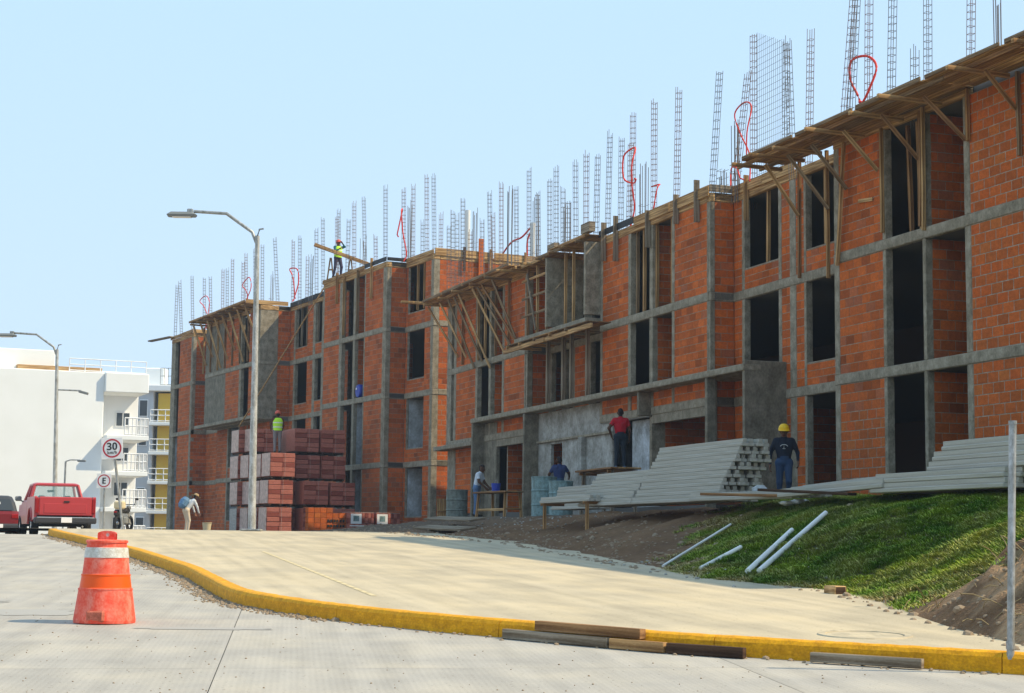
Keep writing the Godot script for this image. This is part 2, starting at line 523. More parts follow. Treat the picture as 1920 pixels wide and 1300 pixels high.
func foot_dist(x: float, D: float) -> float:   # > 0 on the bank side
	var p := Vector2(x, D)
	var best := 1e9
	var sg := 1.0
	for i in FOOT.size() - 1:
		var a := Vector2(FOOT[i][0], FOOT[i][1])
		var b := Vector2(FOOT[i + 1][0], FOOT[i + 1][1])
		var q := Geometry2D.get_closest_point_to_segment(p, a, b)
		var d := p.distance_to(q)
		if d < best:
			best = d
			sg = signf((b - a).cross(p - a))
	return best * -sg

var nz: FastNoiseLite
var nz2: FastNoiseLite

func hbank(x: float, D: float, e := -1e9) -> float:
	if e < -1e8:
		e = foot_dist(x, D)
	var f := hap(D)
	if e < 0.0:
		return f - 0.06 + e * 0.25
	var top := lut([[10, 1.45], [14, 1.6], [20, 1.85], [26, 1.95], [38, 1.95], [46, 1.87], [55, 1.82], [66, 1.6], [110, 1.55]], D)
	var w := lut([[10, 2.6], [17, 2.9], [22, 3.6], [27, 4.4], [38, 4.4], [46, 4.6], [55, 5.0], [70, 5.0]], D)
	var t := clampf(e / w, 0.0, 1.0)
	var pr := lerpf(t, t * t * (3.0 - 2.0 * t), 0.55)
	var scarp := smoothstep(20.0, 16.5, D)
	pr = lerpf(pr, 1.0 - pow(1.0 - t, 2.2), scarp)
	var lump := nz.get_noise_2d(x * 1.0, D * 1.0) * 0.13 + nz2.get_noise_2d(x, D) * 0.035 * (1.0 + 10.0 * scarp)
	return f - 0.05 + (top - f + 0.05) * pr + lump * smoothstep(0.0, 0.9, e)

func grassy(x: float, D: float, e: float) -> float:
	var j := nz.get_noise_2d(x * 2.0 + 40.0, D * 2.0) * 1.6
	var a := smoothstep(1.6, -1.6, D - (26.6 + e * 2.3) + j * 1.6)
	var b := maxf(smoothstep(16.6, 19.2, D + (e - 1.5) * 1.2 + j), smoothstep(2.2, 2.9, e + j * 0.4))
	var c := smoothstep(0.02, 0.35, e + j * 0.15)
	return a * b * c

func sheet(pts_fn: Callable, nu: int, nv: int) -> ArrayMesh:   # pts_fn(i, j) -> [Vector3, Color, Vector2]
	var st := newst()
	for j in nv + 1:
		for i in nu + 1:
			var r: Array = pts_fn.call(i, j)
			st.set_color(r[1])
			st.set_uv(r[2])
			st.add_vertex(r[0])
	for j in nv:
		for i in nu:
			var a := j * (nu + 1) + i
			for k in [a, a + 1, a + nu + 1, a + 1, a + nu + 2, a + nu + 1]:
				st.add_index(k)
	st.generate_normals()
	return st.commit()

func build_ground() -> void:
	# far ground to the horizon
	var gd := func(i: int, j: int) -> Array:
		var D: float = [-60.0, -20.0, 0.0, 10.0, 20.0, 30.0, 40.0, 47.0, 50.0, 60.0, 80.0, 120.0, 200.0, 400.0, 900.0][j]
		var x: float = [-900.0, -300.0, -120.0, -60.0, -30.0, -14.0, 0.0, 14.0, 30.0, 60.0, 120.0, 300.0, 900.0][i]
		return [Vector3(x, hroad(maxf(D, -20.0)) - 0.35, -D), Color.WHITE, Vector2(x, D)]
	structure(put(self, "ground", sheet(gd, 12, 14), M["far_ground"]))
	# road: bedding sheet, then concrete panels with open joints
	var rd := func(i: int, j: int) -> Array:
		var D := -6.0 + j * 1.0
		var x := -44.0 + i * 4.0
		return [Vector3(x, hroad(D) - 0.022, -D), Color.WHITE, Vector2(x, D) / 8.0]
	var dark := mat("joint", lin(0.25, 0.22, 0.18), 0.95)
	var road := structure(put(self, "road", sheet(rd, 15, 110), dark))
	var ya := deg_to_rad(7.0)
	var ux := Vector2(cos(ya), sin(ya))
	var uy := Vector2(-sin(ya), cos(ya))
	var o := Vector2(-1.05, 4.0)
	for a in range(-8, 4):
		for b in range(-2, 12):
			var gap := 0.0032
			var nu := 4
			var nv := 8
			var st := newst()
			for j in nv + 1:
				for i in nu + 1:
					var q := o + ux * (a * 4.2 + gap + (4.2 - 2 * gap) * i / nu) + uy * (b * 5.0 + gap + (5.0 - 2 * gap) * j / nv)
					st.set_uv(Vector2(q.dot(ux), q.dot(uy)) / 5.2 + Vector2(a * 0.37, b * 0.21))
					st.add_vertex(Vector3(q.x, hroad(q.y) - (0.0 if q.y < 47 else 0.004), -q.y))
			for j in nv:
				for i in nu:
					var k0 := j * (nu + 1) + i
					for k in [k0, k0 + 1, k0 + nu + 1, k0 + 1, k0 + nu + 2, k0 + nu + 1]:
						st.add_index(k)
			st.generate_normals()
			put(road, "road_slab", st.commit(), M["road"])
	# apron inside the kerb
	var kc := []
	for k in KERB:
		kc.append(Vector2(k[0], k[1]))
	var kx := []
	for i in range(0, 21):
		kx.append([KERB[i][1], KERB[i][0]])
	var fx := []
	for i in FOOT.size():
		fx.append([FOOT[i][1], FOOT[i][0]])
	var ap := func(i: int, j: int) -> Array:
		var D := lut([[0, 6.0], [40, 16.0], [100, 31.0], [140, 47.0], [160, 70.0]], j)
		var x0 := lut(kx, D) + 0.13
		var x1 := lut(fx, D) + 0.8
		if D > 47.0:
			x0 = -12.0 - (D - 47.0) * 1.2
		var x := lerpf(x0, maxf(x1, x0 + 0.02), i / 24.0)
		return [Vector3(x, hap(D) + 0.002, -D), Color.WHITE, Vector2(x * 0.97 + D * 0.24, D * 0.97 - x * 0.24) / Vector2(5.5, 9.0)]
	structure(put(self, "concrete_apron", sheet(ap, 24, 160), M["apron"]))
	# kerb: one piece of kerb per stone, each with its own edges
	var kerb := thing("road_kerb", "long yellow painted concrete kerb curving round the pale apron", "kerb", at(Vector3(0, 0, -17)))
	var dense := []
	for i in kc.size() - 1:
		var p0: Vector2 = kc[max(i - 1, 0)]
		var p1: Vector2 = kc[i]
		var p2: Vector2 = kc[i + 1]
		var p3: Vector2 = kc[min(i + 2, kc.size() - 1)]
		for s in 10:
			dense.append(p1.cubic_interpolate(p2, p0, p3, s / 10.0))
	dense.append(kc[-1])
	var acc := 0.0
	var run := [dense[0]]
	for i in range(1, dense.size()):
		acc += dense[i].distance_to(dense[i - 1])
		run.append(dense[i])
		if acc > 2.4 or i == dense.size() - 1:
			var rings := []
			for q in run.size():
				var dir: Vector2 = (run[min(q + 1, run.size() - 1)] - run[max(q - 1, 0)]).normalized()
				var pos: Vector2 = run[q]
				if q == 0:
					pos += dir * 0.004
				if q == run.size() - 1:
					pos -= dir * 0.004
				var nn := Vector2(dir.y, -dir.x)   # towards the apron
				var D := pos.y
				var ring := []
				for pr in [[-0.05, -0.3], [-0.035, -0.035], [-0.012, -0.003], [0.015, 0.008], [0.15, 0.008], [0.15, -0.3]]:
					var w: Vector2 = pos + nn * pr[0]
					var y: float = hap(minf(D, 46.6)) + pr[1] + nz2.get_noise_2d(w.x * 3.0, w.y * 3.0) * 0.006
					ring.append(Vector3(w.x, y, -w.y + 17.0))
				rings.append(ring)
			put(kerb, "kerb_stone", loft(rings), M["kerb"])
			run = [dense[i]]
			acc = 0.0
	# earth bank and the building terrace
	var xs := []
	var x := -16.0
	while x < 24.0:
		xs.append(x)
		x += 0.11 if x > 3.6 and x < 8.0 else (0.22 if x > -4.0 and x < 9.0 else 0.5)
	var ds := []
	var d := 5.0
	while d < 118.0:
		ds.append(d)
		d += 0.11 if d > 13.0 and d < 22.0 else 0.2 if d < 34.0 else (0.3 if d < 62.0 else 1.2)
	var st := newst()
	var ex := []
	for D in ds:
		for X in xs:
			var e := foot_dist(X, D)
			ex.append(e)
			var g := grassy(X, D, e)
			var n1 := nz.get_noise_2d(X * 1.7, D * 1.7 + 9.0)
			var c := Color(0.17, 0.092, 0.045).lerp(Color(0.26, 0.148, 0.075), clampf(0.5 + n1, 0, 1))
			c = c.lerp(Color(0.5, 0.32, 0.18), smoothstep(21.0, 16.0, D) * clampf(0.55 + 2.5 * nz2.get_noise_2d(X * 0.6, D * 0.6), 0, 1))
			c = c.lerp(Color(0.17, 0.14, 0.11), smoothstep(44.0, 52.0, D) * 0.7)
			c = c.lerp(Color(0.09, 0.11, 0.025), g * 0.85)
			st.set_color(c)
			st.set_uv(Vector2(X, D))
			st.add_vertex(Vector3(X, hbank(X, D, e), -D))
	var nx := xs.size()
	for j in ds.size() - 1:
		for i in nx - 1:
			var a := j * nx + i
			if ex[a] < -0.9 and ex[a + 1] < -0.9 and ex[a + nx] < -0.9:
				continue
			for k in [a, a + 1, a + nx, a + 1, a + nx + 1, a + nx]:
				st.add_index(k)
	st.generate_normals()
	structure(put(self, "earth_bank", st.commit(), M["earth"]))

func build_grass() -> void:
	# tufts: six bent blades; only where the bank is green
	var rg := RandomNumberGenerator.new()
	rg.seed = 77
	var st := newst()
	for b in 9:
		var a := rg.randf() * TAU
		var dir := Vector3(cos(a), 0, sin(a))
		var sd := Vector3(-sin(a), 0, cos(a)) * 0.0045
		var p := dir * rg.randf_range(0.0, 0.04)
		var h := rg.randf_range(0.035, 0.075)
		var q := p + UP * h * 0.6 + dir * h * 0.35
		var t := p + UP * h * 0.9 + dir * h * 1.0
		var n := dir.cross(sd).normalized() * 0.3 + UP
		n = n.normalized()
		quad(st, p - sd, p + sd, q + sd * 0.8, q - sd * 0.8, n)
		tri(st, q - sd * 0.8, q + sd * 0.8, t, n)
	var tuft := st.commit()
	var xf := []
	var cols := []
	var tries := 0
	while xf.size() < 95000 and tries < 330000:
		tries += 1
		var X := rg.randf_range(1.0, 10.5)
		var D := rg.randf_range(13.0, 36.0)
		var e := foot_dist(X, D)
		if e < 0.03 or e > 7.5:
			continue
		var g := grassy(X, D, e)
		if rg.randf() > g * 1.1 - 0.02:
			continue
		var s := rg.randf_range(0.5, 1.25)
		xf.append(Transform3D(Basis(UP, rg.randf() * TAU).scaled(Vector3(s * 1.3, s * rg.randf_range(0.6, 1.1), s * 1.3)), Vector3(X, hbank(X, D, e) - 0.012, -D)))
		var k := nz.get_noise_2d(X * 3.0 + 7.0, D * 3.0)
		var dry := clampf(0.5 + 3.0 * nz2.get_noise_2d(X * 0.35 + 3.0, D * 0.35), 0, 1) * (1.0 - 0.75 * g * g)
		var c := Color(0.17, 0.3, 0.022).lerp(Color(0.36, 0.44, 0.035), clampf(0.5 + k * 1.4, 0, 1))
		c = c.lerp(Color(0.6, 0.46, 0.22), clampf(dry * 1.3 + (0.35 if rg.randf() < 0.09 else 0.0), 0, 0.9))
		cols.append(c * rg.randf_range(0.75, 1.2))
	var mm := MultiMesh.new()
	mm.transform_format = MultiMesh.TRANSFORM_3D
	mm.use_colors = true
	mm.mesh = tuft
	mm.instance_count = xf.size()
	for i in xf.size():
		mm.set_instance_transform(i, xf[i])
		mm.set_instance_color(i, cols[i])
	var o := MultiMeshInstance3D.new()
	o.name = "grass"
	o.multimesh = mm
	o.material_override = M["grass"]
	add_child(o)
	tag(o, "short green grass growing on the bank at the right", "grass")
	o.set_meta("kind", "stuff")

# ---------------------------------------------------------------- buildings
var B := {}

func begin_building(called: String, label: String, F: Transform3D, off: Vector3, tone: Color) -> void:
	B = {"node": thing(called, label, "building", F * Transform3D(Basis.IDENTITY, off)), "off": off, "st": newst(), "n": 0, "tone": tone, "limit": 300}

func bb(called: String, mn: Vector3, mx: Vector3, m: String, c := 0.012) -> MeshInstance3D:
	return box(B.node, called, mn - B.off, mx - B.off, M[m], c)

func brick_colour(p: Vector3) -> Color:
	var t: Color = B.tone
	var k := 1.0 + rng.randf_range(-0.2, 0.2) + nz.get_noise_2d(p.x * 1.4 + p.z, p.y * 1.4) * 0.3
	var g := rng.randf()
	var c := t * k
	if g < 0.1:
		c = c.lerp(Color(0.3, 0.16, 0.12), 0.35)
	elif g > 0.93:
		c = c * 0.72
	c.a = 1.0
	return c

# brick panel: o = lower start corner on the face, ax = direction, w wide, h0..h1 high, nn outward normal
func brickwall(o: Vector3, ax: Vector3, w: float, h0: float, h1: float, nn: Vector3, single := false) -> void:
	if w < 0.03 or h1 - h0 < 0.05:
		return
	var bs := Basis(ax, UP, nn)
	var ce := o + ax * w * 0.5 + UP * ((h0 + h1) * 0.5 - o.y) - nn * 0.0545
	var back := put(B.node, "brick_wall", cbox(Vector3(w, h1 - h0, 0.10).snapped(Vector3.ONE * 0.001), 0.0), M["mortar"], Transform3D(bs, ce - B.off))
	var n := int(maxf(1.0, roundf((h1 - h0) / 0.205)))
	var rh := (h1 - h0) / n
	for r in n:
		var x := 0.0
		var first := 0.36 if r % 2 == 0 else 0.18
		while x < w - 0.03:
			var l := minf(first, w - x)
			first = 0.36
			if w - x - l < 0.07:
				l = w - x
			var j := 0.007
			var p := o + ax * (x + l * 0.5) + UP * (h0 + rh * (r + 0.5) - o.y)
			var pr := rng.randf_range(-0.0015, 0.002)
			if single and B.n < B.limit:
				B.n += 1
				var sz := Vector3(snappedf(l - 2 * j, 0.02), snappedf(rh - 0.017, 0.005), 0.04)
				put(back, "brick", cbox(sz, 0.005), M["brick%d" % (rng.randi() % 8)], Transform3D(Basis.IDENTITY, bs.inverse() * (p - ce - nn * (0.02 - pr))))
			else:
				brick_faces(B.st, p - B.off + nn * pr, ax, nn, l - 2 * j, rh - 0.017, brick_colour(p))
			x += l

func brick_faces(st: SurfaceTool, p: Vector3, ax: Vector3, nn: Vector3, l: float, h: float, c: Color) -> void:
	var a := ax * l * 0.5
	var u := UP * h * 0.5
	var b := nn * 0.014
	quad(st, p - a - u, p + a - u, p + a + u, p - a + u, nn, c)
	quad(st, p - a + u, p + a + u, p + a + u - b, p - a + u - b, UP, c)
	quad(st, p - a - u, p + a - u, p + a - u - b, p - a - u - b, -UP, c)
	quad(st, p - a - u, p - a + u, p - a + u - b, p - a - u - b, -ax, c)
	quad(st, p + a - u, p + a + u, p + a + u - b, p + a - u - b, ax, c)

const S := Vector3.RIGHT      # along the street
const OUT := Vector3.FORWARD  # out of the facade (-z)
const NEAR := Vector3.LEFT    # faces back down the street towards the viewer (-x)

func face(L: Array, i0: int, i1: int, d: float, spans: Array, single := false, bandtop := true) -> void:
	var s0: float = spans[0][0]
	var s1: float = spans[-1][1]
	for i in range(i0, i1):
		var y0: float = L[i]
		var y1: float = L[i + 1] - 0.24
		for sp in spans:
			var a: float = sp[0]
			var b: float = sp[1]
			var t: String = sp[2]
			if t.length() > 1:
				t = t[i - i0]
			match t:
				"b":
					brickwall(Vector3(a, y0, d), S, b - a, y0, y1, OUT, single)
				"c":
					bb("column", Vector3(a, y0, d - 0.012), Vector3(b, y1, d + 0.17), "concrete")
				"o":
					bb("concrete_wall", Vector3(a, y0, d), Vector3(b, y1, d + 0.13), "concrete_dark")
				"h":
					bb("plaster_wall", Vector3(a, y0, d + 0.02), Vector3(b, y1, d + 0.12), "plaster")
				"w":
					brickwall(Vector3(b, y0, d + 0.14), Vector3.BACK, 2.6, y0, y1, NEAR)
				"p":
					bb("plaster_wall", Vector3(b, y0, d + 0.14), Vector3(b + 0.1, y1, d + 3.0), "plaster_white")
				"n", "q":
					brickwall(Vector3(a, y0, d), S, b - a, y0, y0 + 0.52, OUT, single)
					bb("window_sill", Vector3(a, y0 + 0.521, d - 0.004), Vector3(b, y0 + 0.56, d + 0.12), "mortar")
					if t == "q":
						bb("plaster_wall", Vector3(b, y0, d + 0.14), Vector3(b + 0.1, y1, d + 3.0), "plaster_white")
	for i in range(i0, i1 + 1):
		if i == i1 and not bandtop:
			continue
		if i == 0:
			continue
		var top := i == L.size() - 1
		bb("edge_form" if top else "floor_beam", Vector3(s0 - 0.01, L[i] - 0.239, d - 0.022 + rng.randf_range(-0.004, 0.004)), Vector3(s1 + 0.01, L[i] - 0.001, d + 0.12), "wood2" if top else "concrete", 0.02)

# wall facing down the street at position s, from depth d0 to d1
func side(L: Array, i0: int, i1: int, s: float, d0: float, d1: float, t: String, single := false) -> void:
	for i in range(i0, i1):
		var y0: float = L[i]
		var y1: float = L[i + 1] - 0.24
		if t == "b":
			brickwall(Vector3(s, y0, d0), Vector3.BACK, d1 - d0, y0, y1, NEAR, single)
		else:
			bb("concrete_wall", Vector3(s, y0, d0), Vector3(s + 0.13, y1, d1), "concrete")
	for i in range(maxi(i0, 1), i1 + 1):
		bb("edge_form" if i == L.size() - 1 else "floor_beam", Vector3(s - 0.02, L[i] - 0.237, d0), Vector3(s + 0.12, L[i] - 0.003, d1), "wood4" if i == L.size() - 1 else "concrete", 0.02)

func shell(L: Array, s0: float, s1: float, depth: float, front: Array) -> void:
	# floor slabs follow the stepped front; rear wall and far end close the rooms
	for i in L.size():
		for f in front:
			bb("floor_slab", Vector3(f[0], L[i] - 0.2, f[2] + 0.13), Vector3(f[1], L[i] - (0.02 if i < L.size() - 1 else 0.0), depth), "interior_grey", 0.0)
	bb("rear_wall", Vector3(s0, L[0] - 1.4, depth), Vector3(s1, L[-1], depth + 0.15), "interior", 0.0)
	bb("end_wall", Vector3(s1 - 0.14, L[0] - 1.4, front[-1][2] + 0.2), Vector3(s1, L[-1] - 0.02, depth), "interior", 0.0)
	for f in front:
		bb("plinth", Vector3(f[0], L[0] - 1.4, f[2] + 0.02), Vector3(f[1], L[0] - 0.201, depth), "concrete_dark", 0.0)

func end_building() -> void:
	var o := put(B.node, "small_bricks", B.st.commit(), M["bricks"])
	o.set_meta("kind", "stuff")

func rebar_cage(a: Vector3, lean: Vector3, top: float, w := 0.13) -> void:
	var st := newst()
	var h := top - a.y
	for k in [[-1, -1], [1, -1], [1, 1], [-1, 1]]:
		var o := Vector3(k[0] * w * 0.5, 0, k[1] * w * 0.5)
		var e := rng.randf_range(-0.12, 0.05)
		add_tube(st, [a + o - UP * 0.4, a + o + lean + UP * (h + e) + Vector3(rng.randf_range(-0.01, 0.01), 0, 0)], 0.008, 4, Color.WHITE, false)
	var y := 0.1
	while y < h - 0.1:
		var c := a + lean * (y / h) + UP * y
		var q := []
		for k in [[-1, -1], [1, -1], [1, 1], [-1, 1], [-1, -1]]:
			q.append(c + Vector3(k[0] * w * 0.5, rng.randf_range(-0.008, 0.008), k[1] * w * 0.5))
		for k in 4:
			add_tube(st, [q[k], q[k + 1]], 0.006, 4, Color.WHITE, false)
		y += 0.16 if rng.randf() < 0.85 else 0.22
	put(B.node, "rebar_cage", st.commit(), M["rebar"] if rng.randf() < 0.6 else M["rebar_rust"], Transform3D(Basis.IDENTITY, -B.off))

func bar_bundle(a: Vector3, top: float) -> void:
	var st := newst()
	for k in 6:
		var o := Vector3(rng.randf_range(-0.16, 0.16), 0, rng.randf_range(-0.1, 0.1))
		add_tube(st, [a + o - UP * 0.3, a + o * 1.1 + UP * (top - a.y + rng.randf_range(-0.4, 0.0))], 0.011, 5, Color.WHITE, false)
	for y in [0.3, 0.5, 0.7]:
		add_tube(st, [a + Vector3(-0.17, y, -0.1), a + Vector3(0.17, y, -0.1), a + Vector3(0.17, y, 0.1), a + Vector3(-0.17, y, 0.1)], 0.006, 4, Color.WHITE, false)
	put(B.node, "starter_bars", st.commit(), M["rebar"], Transform3D(Basis.IDENTITY, -B.off))

func hose(pts: Array, d: float, r := 0.02) -> void:
	var p := []
	var n := pts.size()
	for i in n - 1:
		for k in 6:
			var v := []
			for j in [max(i - 1, 0), i, i + 1, min(i + 2, n - 1)]:
				v.append(Vector3(pts[j][0], pts[j][1], d + 0.12 * sin(j * 1.7)))
			p.append(v[1].cubic_interpolate(v[2], v[0], v[3], k / 6.0) - B.off)
	p.append(Vector3(pts[-1][0], pts[-1][1], d) - B.off)
	tube(B.node, "red_conduit", p, r, M["red_pipe"], 6)

const LA := [2.2, 4.98, 7.76, 10.42]
const LC := [1.6, 4.42, 7.3, 10.1, 12.85]

func build_near_block() -> void:
	begin_building("apartment_building", "nearer three storey orange brick apartment block under construction with long concrete canopy", FA, Vector3(40, 2.2, 0), Color(0.66, 0.15, 0.024))
	shell(LA, 16.0, 65.0, 8.0, [[16.0, 35.09, 0.0], [35.09, 41.61, 0.7], [41.61, 49.26, 0.0], [49.26, 55.84, 0.8], [55.84, 65.0, 0.0]])
	# near wing; the brick pier at the frame edge goes on to the right
	face(LA, 0, 3, 0.0, [[27.4, 29.68, "b"]], true, false)
	face(LA, 0, 3, 0.0, [[29.68, 29.88, "c"], [29.88, 31.31, "w"], [31.31, 31.43, "c"], [31.43, 32.87, "k"], [32.87, 33.0, "c"], [33.0, 34.87, "b"], [34.87, 35.09, "c"]], true)
	face(LA, 0, 3, 0.0, [[16.0, 16.2, "c"], [16.2, 20.4, "b"], [20.4, 22.0, "k"], [22.0, 23.4, "w"], [23.4, 23.6, "c"], [23.6, 27.4, "b"]])
	for i in [1, 2]:
		bb("floor_beam", Vector3(27.41, LA[i] - 0.239, -0.02), Vector3(29.67, LA[i] - 0.001, 0.12), "concrete", 0.02)
	side(LA, 0, 3, 16.0, 0.17, 8.0, "b")
	# stepped-back bay with windows
	face(LA, 0, 3, 0.7, [[35.1, 36.0, "b"], [36.0, 37.69, "knn"], [37.69, 37.8, "c"], [37.8, 38.2, "b"], [38.2, 38.52, "c"], [38.52, 38.95, "b"], [38.95, 39.11, "c"], [39.11, 40.99, "wnn"], [40.99, 41.14, "c"], [41.14, 41.61, "b"]], true)
	side(LA, 0, 3, 41.61, 0.0, 0.14, "c")
	side(LA, 0, 3, 41.63, 0.14, 0.7, "b")
	# middle wing above the canopy
	face(LA, 1, 3, 0.0, [[41.74, 41.8, "c"], [41.8, 43.86, "b"], [43.86, 44.03, "c"], [44.03, 45.34, "w"], [45.34, 45.56, "c"], [45.56, 46.91, "k"], [46.91, 47.11, "c"], [47.11, 49.09, "b"], [49.09, 49.26, "c"]])
	# balcony bay, stepped back
	face(LA, 1, 2, 0.8, [[49.26, 51.22, "b"], [51.22, 52.03, "k"], [52.03, 52.2, "c"], [52.2, 53.44, "b"], [53.44, 53.6, "c"], [53.6, 54.42, "k"], [54.42, 54.6, "c"], [54.6, 55.6, "k"], [55.6, 55.84, "c"]])
	face(LA, 2, 3, 0.8, [[49.26, 50.6, "o"], [50.6, 52.0, "k"], [52.0, 52.7, "o"], [52.7, 55.2, "k"], [55.2, 55.84, "b"]])
	side(LA, 1, 3, 55.84, 0.0, 0.2, "c")
	side(LA, 1, 3, 55.86, 0.2, 0.8, "b")
	for f in [[49.3, -0.5, 0.3], [52.68, -0.5, 0.78]]:
		bb("concrete_fin", Vector3(f[0], 8.05, f[1]), Vector3(f[0] + 0.14, 10.3, f[2]), "concrete", 0.015)
	bb("balcony_slab", Vector3(49.3, 7.78, -0.5), Vector3(55.8, 7.96, 0.8), "concrete", 0.015)
	# left wing
	face(LA, 1, 3, 0.0, [[56.0, 56.11, "c"], [56.11, 58.23, "b"], [58.23, 58.46, "c"], [58.46, 59.7, "w"], [59.7, 59.94, "c"], [59.94, 61.24, "k"], [61.24, 61.49, "c"], [61.49, 63.86, "b"], [63.86, 64.13, "c"], [64.13, 64.48, "k"], [64.48, 65.03, "c"]])
	# canopy over the ground floor, held by concrete fins
	bb("canopy", Vector3(38.72, 5.40, -0.5), Vector3(60.5, 5.57, 0.0), "concrete", 0.02)
	bb("canopy", Vector3(38.86, 5.41, 0.0), Vector3(41.6, 5.56, 0.7), "concrete", 0.0)
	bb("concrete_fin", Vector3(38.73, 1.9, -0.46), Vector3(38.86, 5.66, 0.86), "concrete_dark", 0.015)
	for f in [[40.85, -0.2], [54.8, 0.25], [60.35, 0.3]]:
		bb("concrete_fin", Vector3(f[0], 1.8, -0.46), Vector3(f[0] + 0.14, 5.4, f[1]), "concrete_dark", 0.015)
	bb("concrete_bracket", Vector3(45.4, 4.72, -0.4), Vector3(45.54, 5.39, 0.3), "concrete_dark", 0.015)
	# ground floor behind the canopy
	bb("lintel", Vector3(41.75, 4.5, 0.0), Vector3(45.39, 4.75, 0.16), "concrete")
	brickwall(Vector3(41.75, 4.75, 0.03), S, 3.64, 4.75, 5.39, OUT)
	bb("column", Vector3(41.6, 2.2, -0.01), Vector3(41.75, 5.39, 0.2), "concrete")
	brickwall(Vector3(45.37, 2.2, 0.4), Vector3.BACK, 4.0, 2.2, 4.98, NEAR)
	bb("column", Vector3(45.39, 2.2, -0.01), Vector3(45.54, 4.7, 0.4), "concrete")
	brickwall(Vector3(45.56, 4.95, 0.03), S, 3.4, 4.95, 5.39, OUT)
	bb("lintel", Vector3(45.56, 4.72, 0.0), Vector3(49.0, 4.95, 0.16), "plaster")
	bb("plaster_wall", Vector3(45.56, 2.0, 0.35), Vector3(47.6, 4.72, 0.47), "plaster_white")
	bb("plaster_wall", Vector3(48.4, 2.0, 0.05), Vector3(52.6, 5.39, 0.17), "plaster")
	bb("plaster_wall", Vector3(52.6, 4.32, 0.05), Vector3(53.62, 5.39, 0.17), "plaster")
	bb("plaster_wall", Vector3(53.62, 2.0, 0.05), Vector3(54.8, 5.39, 0.17), "plaster")
	bb("plaster_wall", Vector3(53.0, 2.0, 1.6), Vector3(53.1, 4.9, 4.6), "plaster_white")
	bb("plaster_wall", Vector3(48.1, 2.0, 0.9), Vector3(48.2, 4.9, 4.2), "plaster_white")
	bb("lintel", Vector3(48.4, 4.40, -0.03), Vector3(54.8, 4.48, 0.06), "concrete")
	bb("column", Vector3(50.5, 2.0, -0.12), Vector3(50.78, 4.40, 0.05), "plaster")
	bb("lintel", Vector3(55.0, 4.5, 0.0), Vector3(59.2, 4.78, 0.16), "concrete")
	brickwall(Vector3(55.0, 4.78, 0.03), S, 4.2, 4.78, 5.39, OUT)
	brickwall(Vector3(58.6, 2.0, 0.3), Vector3.BACK, 3.4, 2.0, 4.98, NEAR)
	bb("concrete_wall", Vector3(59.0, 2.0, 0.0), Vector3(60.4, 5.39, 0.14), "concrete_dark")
	face(LA, 0, 1, 0.06, [[60.5, 64.0, "b"], [64.0, 65.0, "c"]])
	bb("canopy", Vector3(60.6, 4.62, -0.45), Vector3(65.3, 4.78, 0.05), "concrete", 0.02)
	# roof: starter steel, conduits
	for r in RE_A:
		rebar_cage(Vector3(r[0], 10.45, r[1]), Vector3(r[2], 0, 0), r[3])
	for r in BU_A:
		bar_bundle(Vector3(r[0], 10.45, r[1]), r[2])
	var st := newst()
	for k in 14:   # welded mesh standing between two cages
		var x := lerpf(41.4, 39.9, k / 13.0)
		add_tube(st, [Vector3(x, 10.5, 1.3), Vector3(x, lerpf(14.85, 14.2, k / 13.0), 1.3)], 0.005, 4, Color.WHITE, false)
	for k in 24:
		var y := 10.6 + k * 0.175
		add_tube(st, [Vector3(41.5, y, 1.3), Vector3(lerpf(41.45, 39.8, clampf((14.85 - y) / 0.65, 0, 1)), y, 1.3)], 0.005, 4, Color.WHITE, false)
	put(B.node, "welded_mesh", st.commit(), M["rebar"], Transform3D(Basis.IDENTITY, -B.off))
	hose([[35.15, 10.5], [35.1, 11.33], [35.28, 11.95], [35.08, 12.34], [34.67, 12.36], [34.33, 12.02], [34.38, 11.47], [34.69, 11.24], [34.98, 11.36]], 0.6, 0.03)
	hose([[40.3, 10.5], [40.53, 11.25], [40.77, 11.87], [40.93, 12.41], [40.71, 12.69], [40.37, 12.49], [40.28, 11.77], [40.32, 10.93]], 0.5)
	hose([[48.2, 10.6], [48.13, 11.19], [47.97, 11.82], [47.81, 12.44], [47.94, 12.96], [48.27, 13.06], [48.51, 12.83], [48.51, 12.17], [48.17, 11.97], [47.85, 12.04]], 0.5, 0.026)
	hose([[46.35, 11.5], [46.05, 11.52], [45.9, 11.34], [46.04, 10.6]], 0.4)
	hose([[29.9, 10.6], [29.8, 10.95], [29.55, 11.0], [29.4, 10.6]], 0.4)
	hose([[41.0, 10.5], [41.2, 11.0], [40.6, 10.9], [40.2, 10.5]], 0.3)
	end_building()

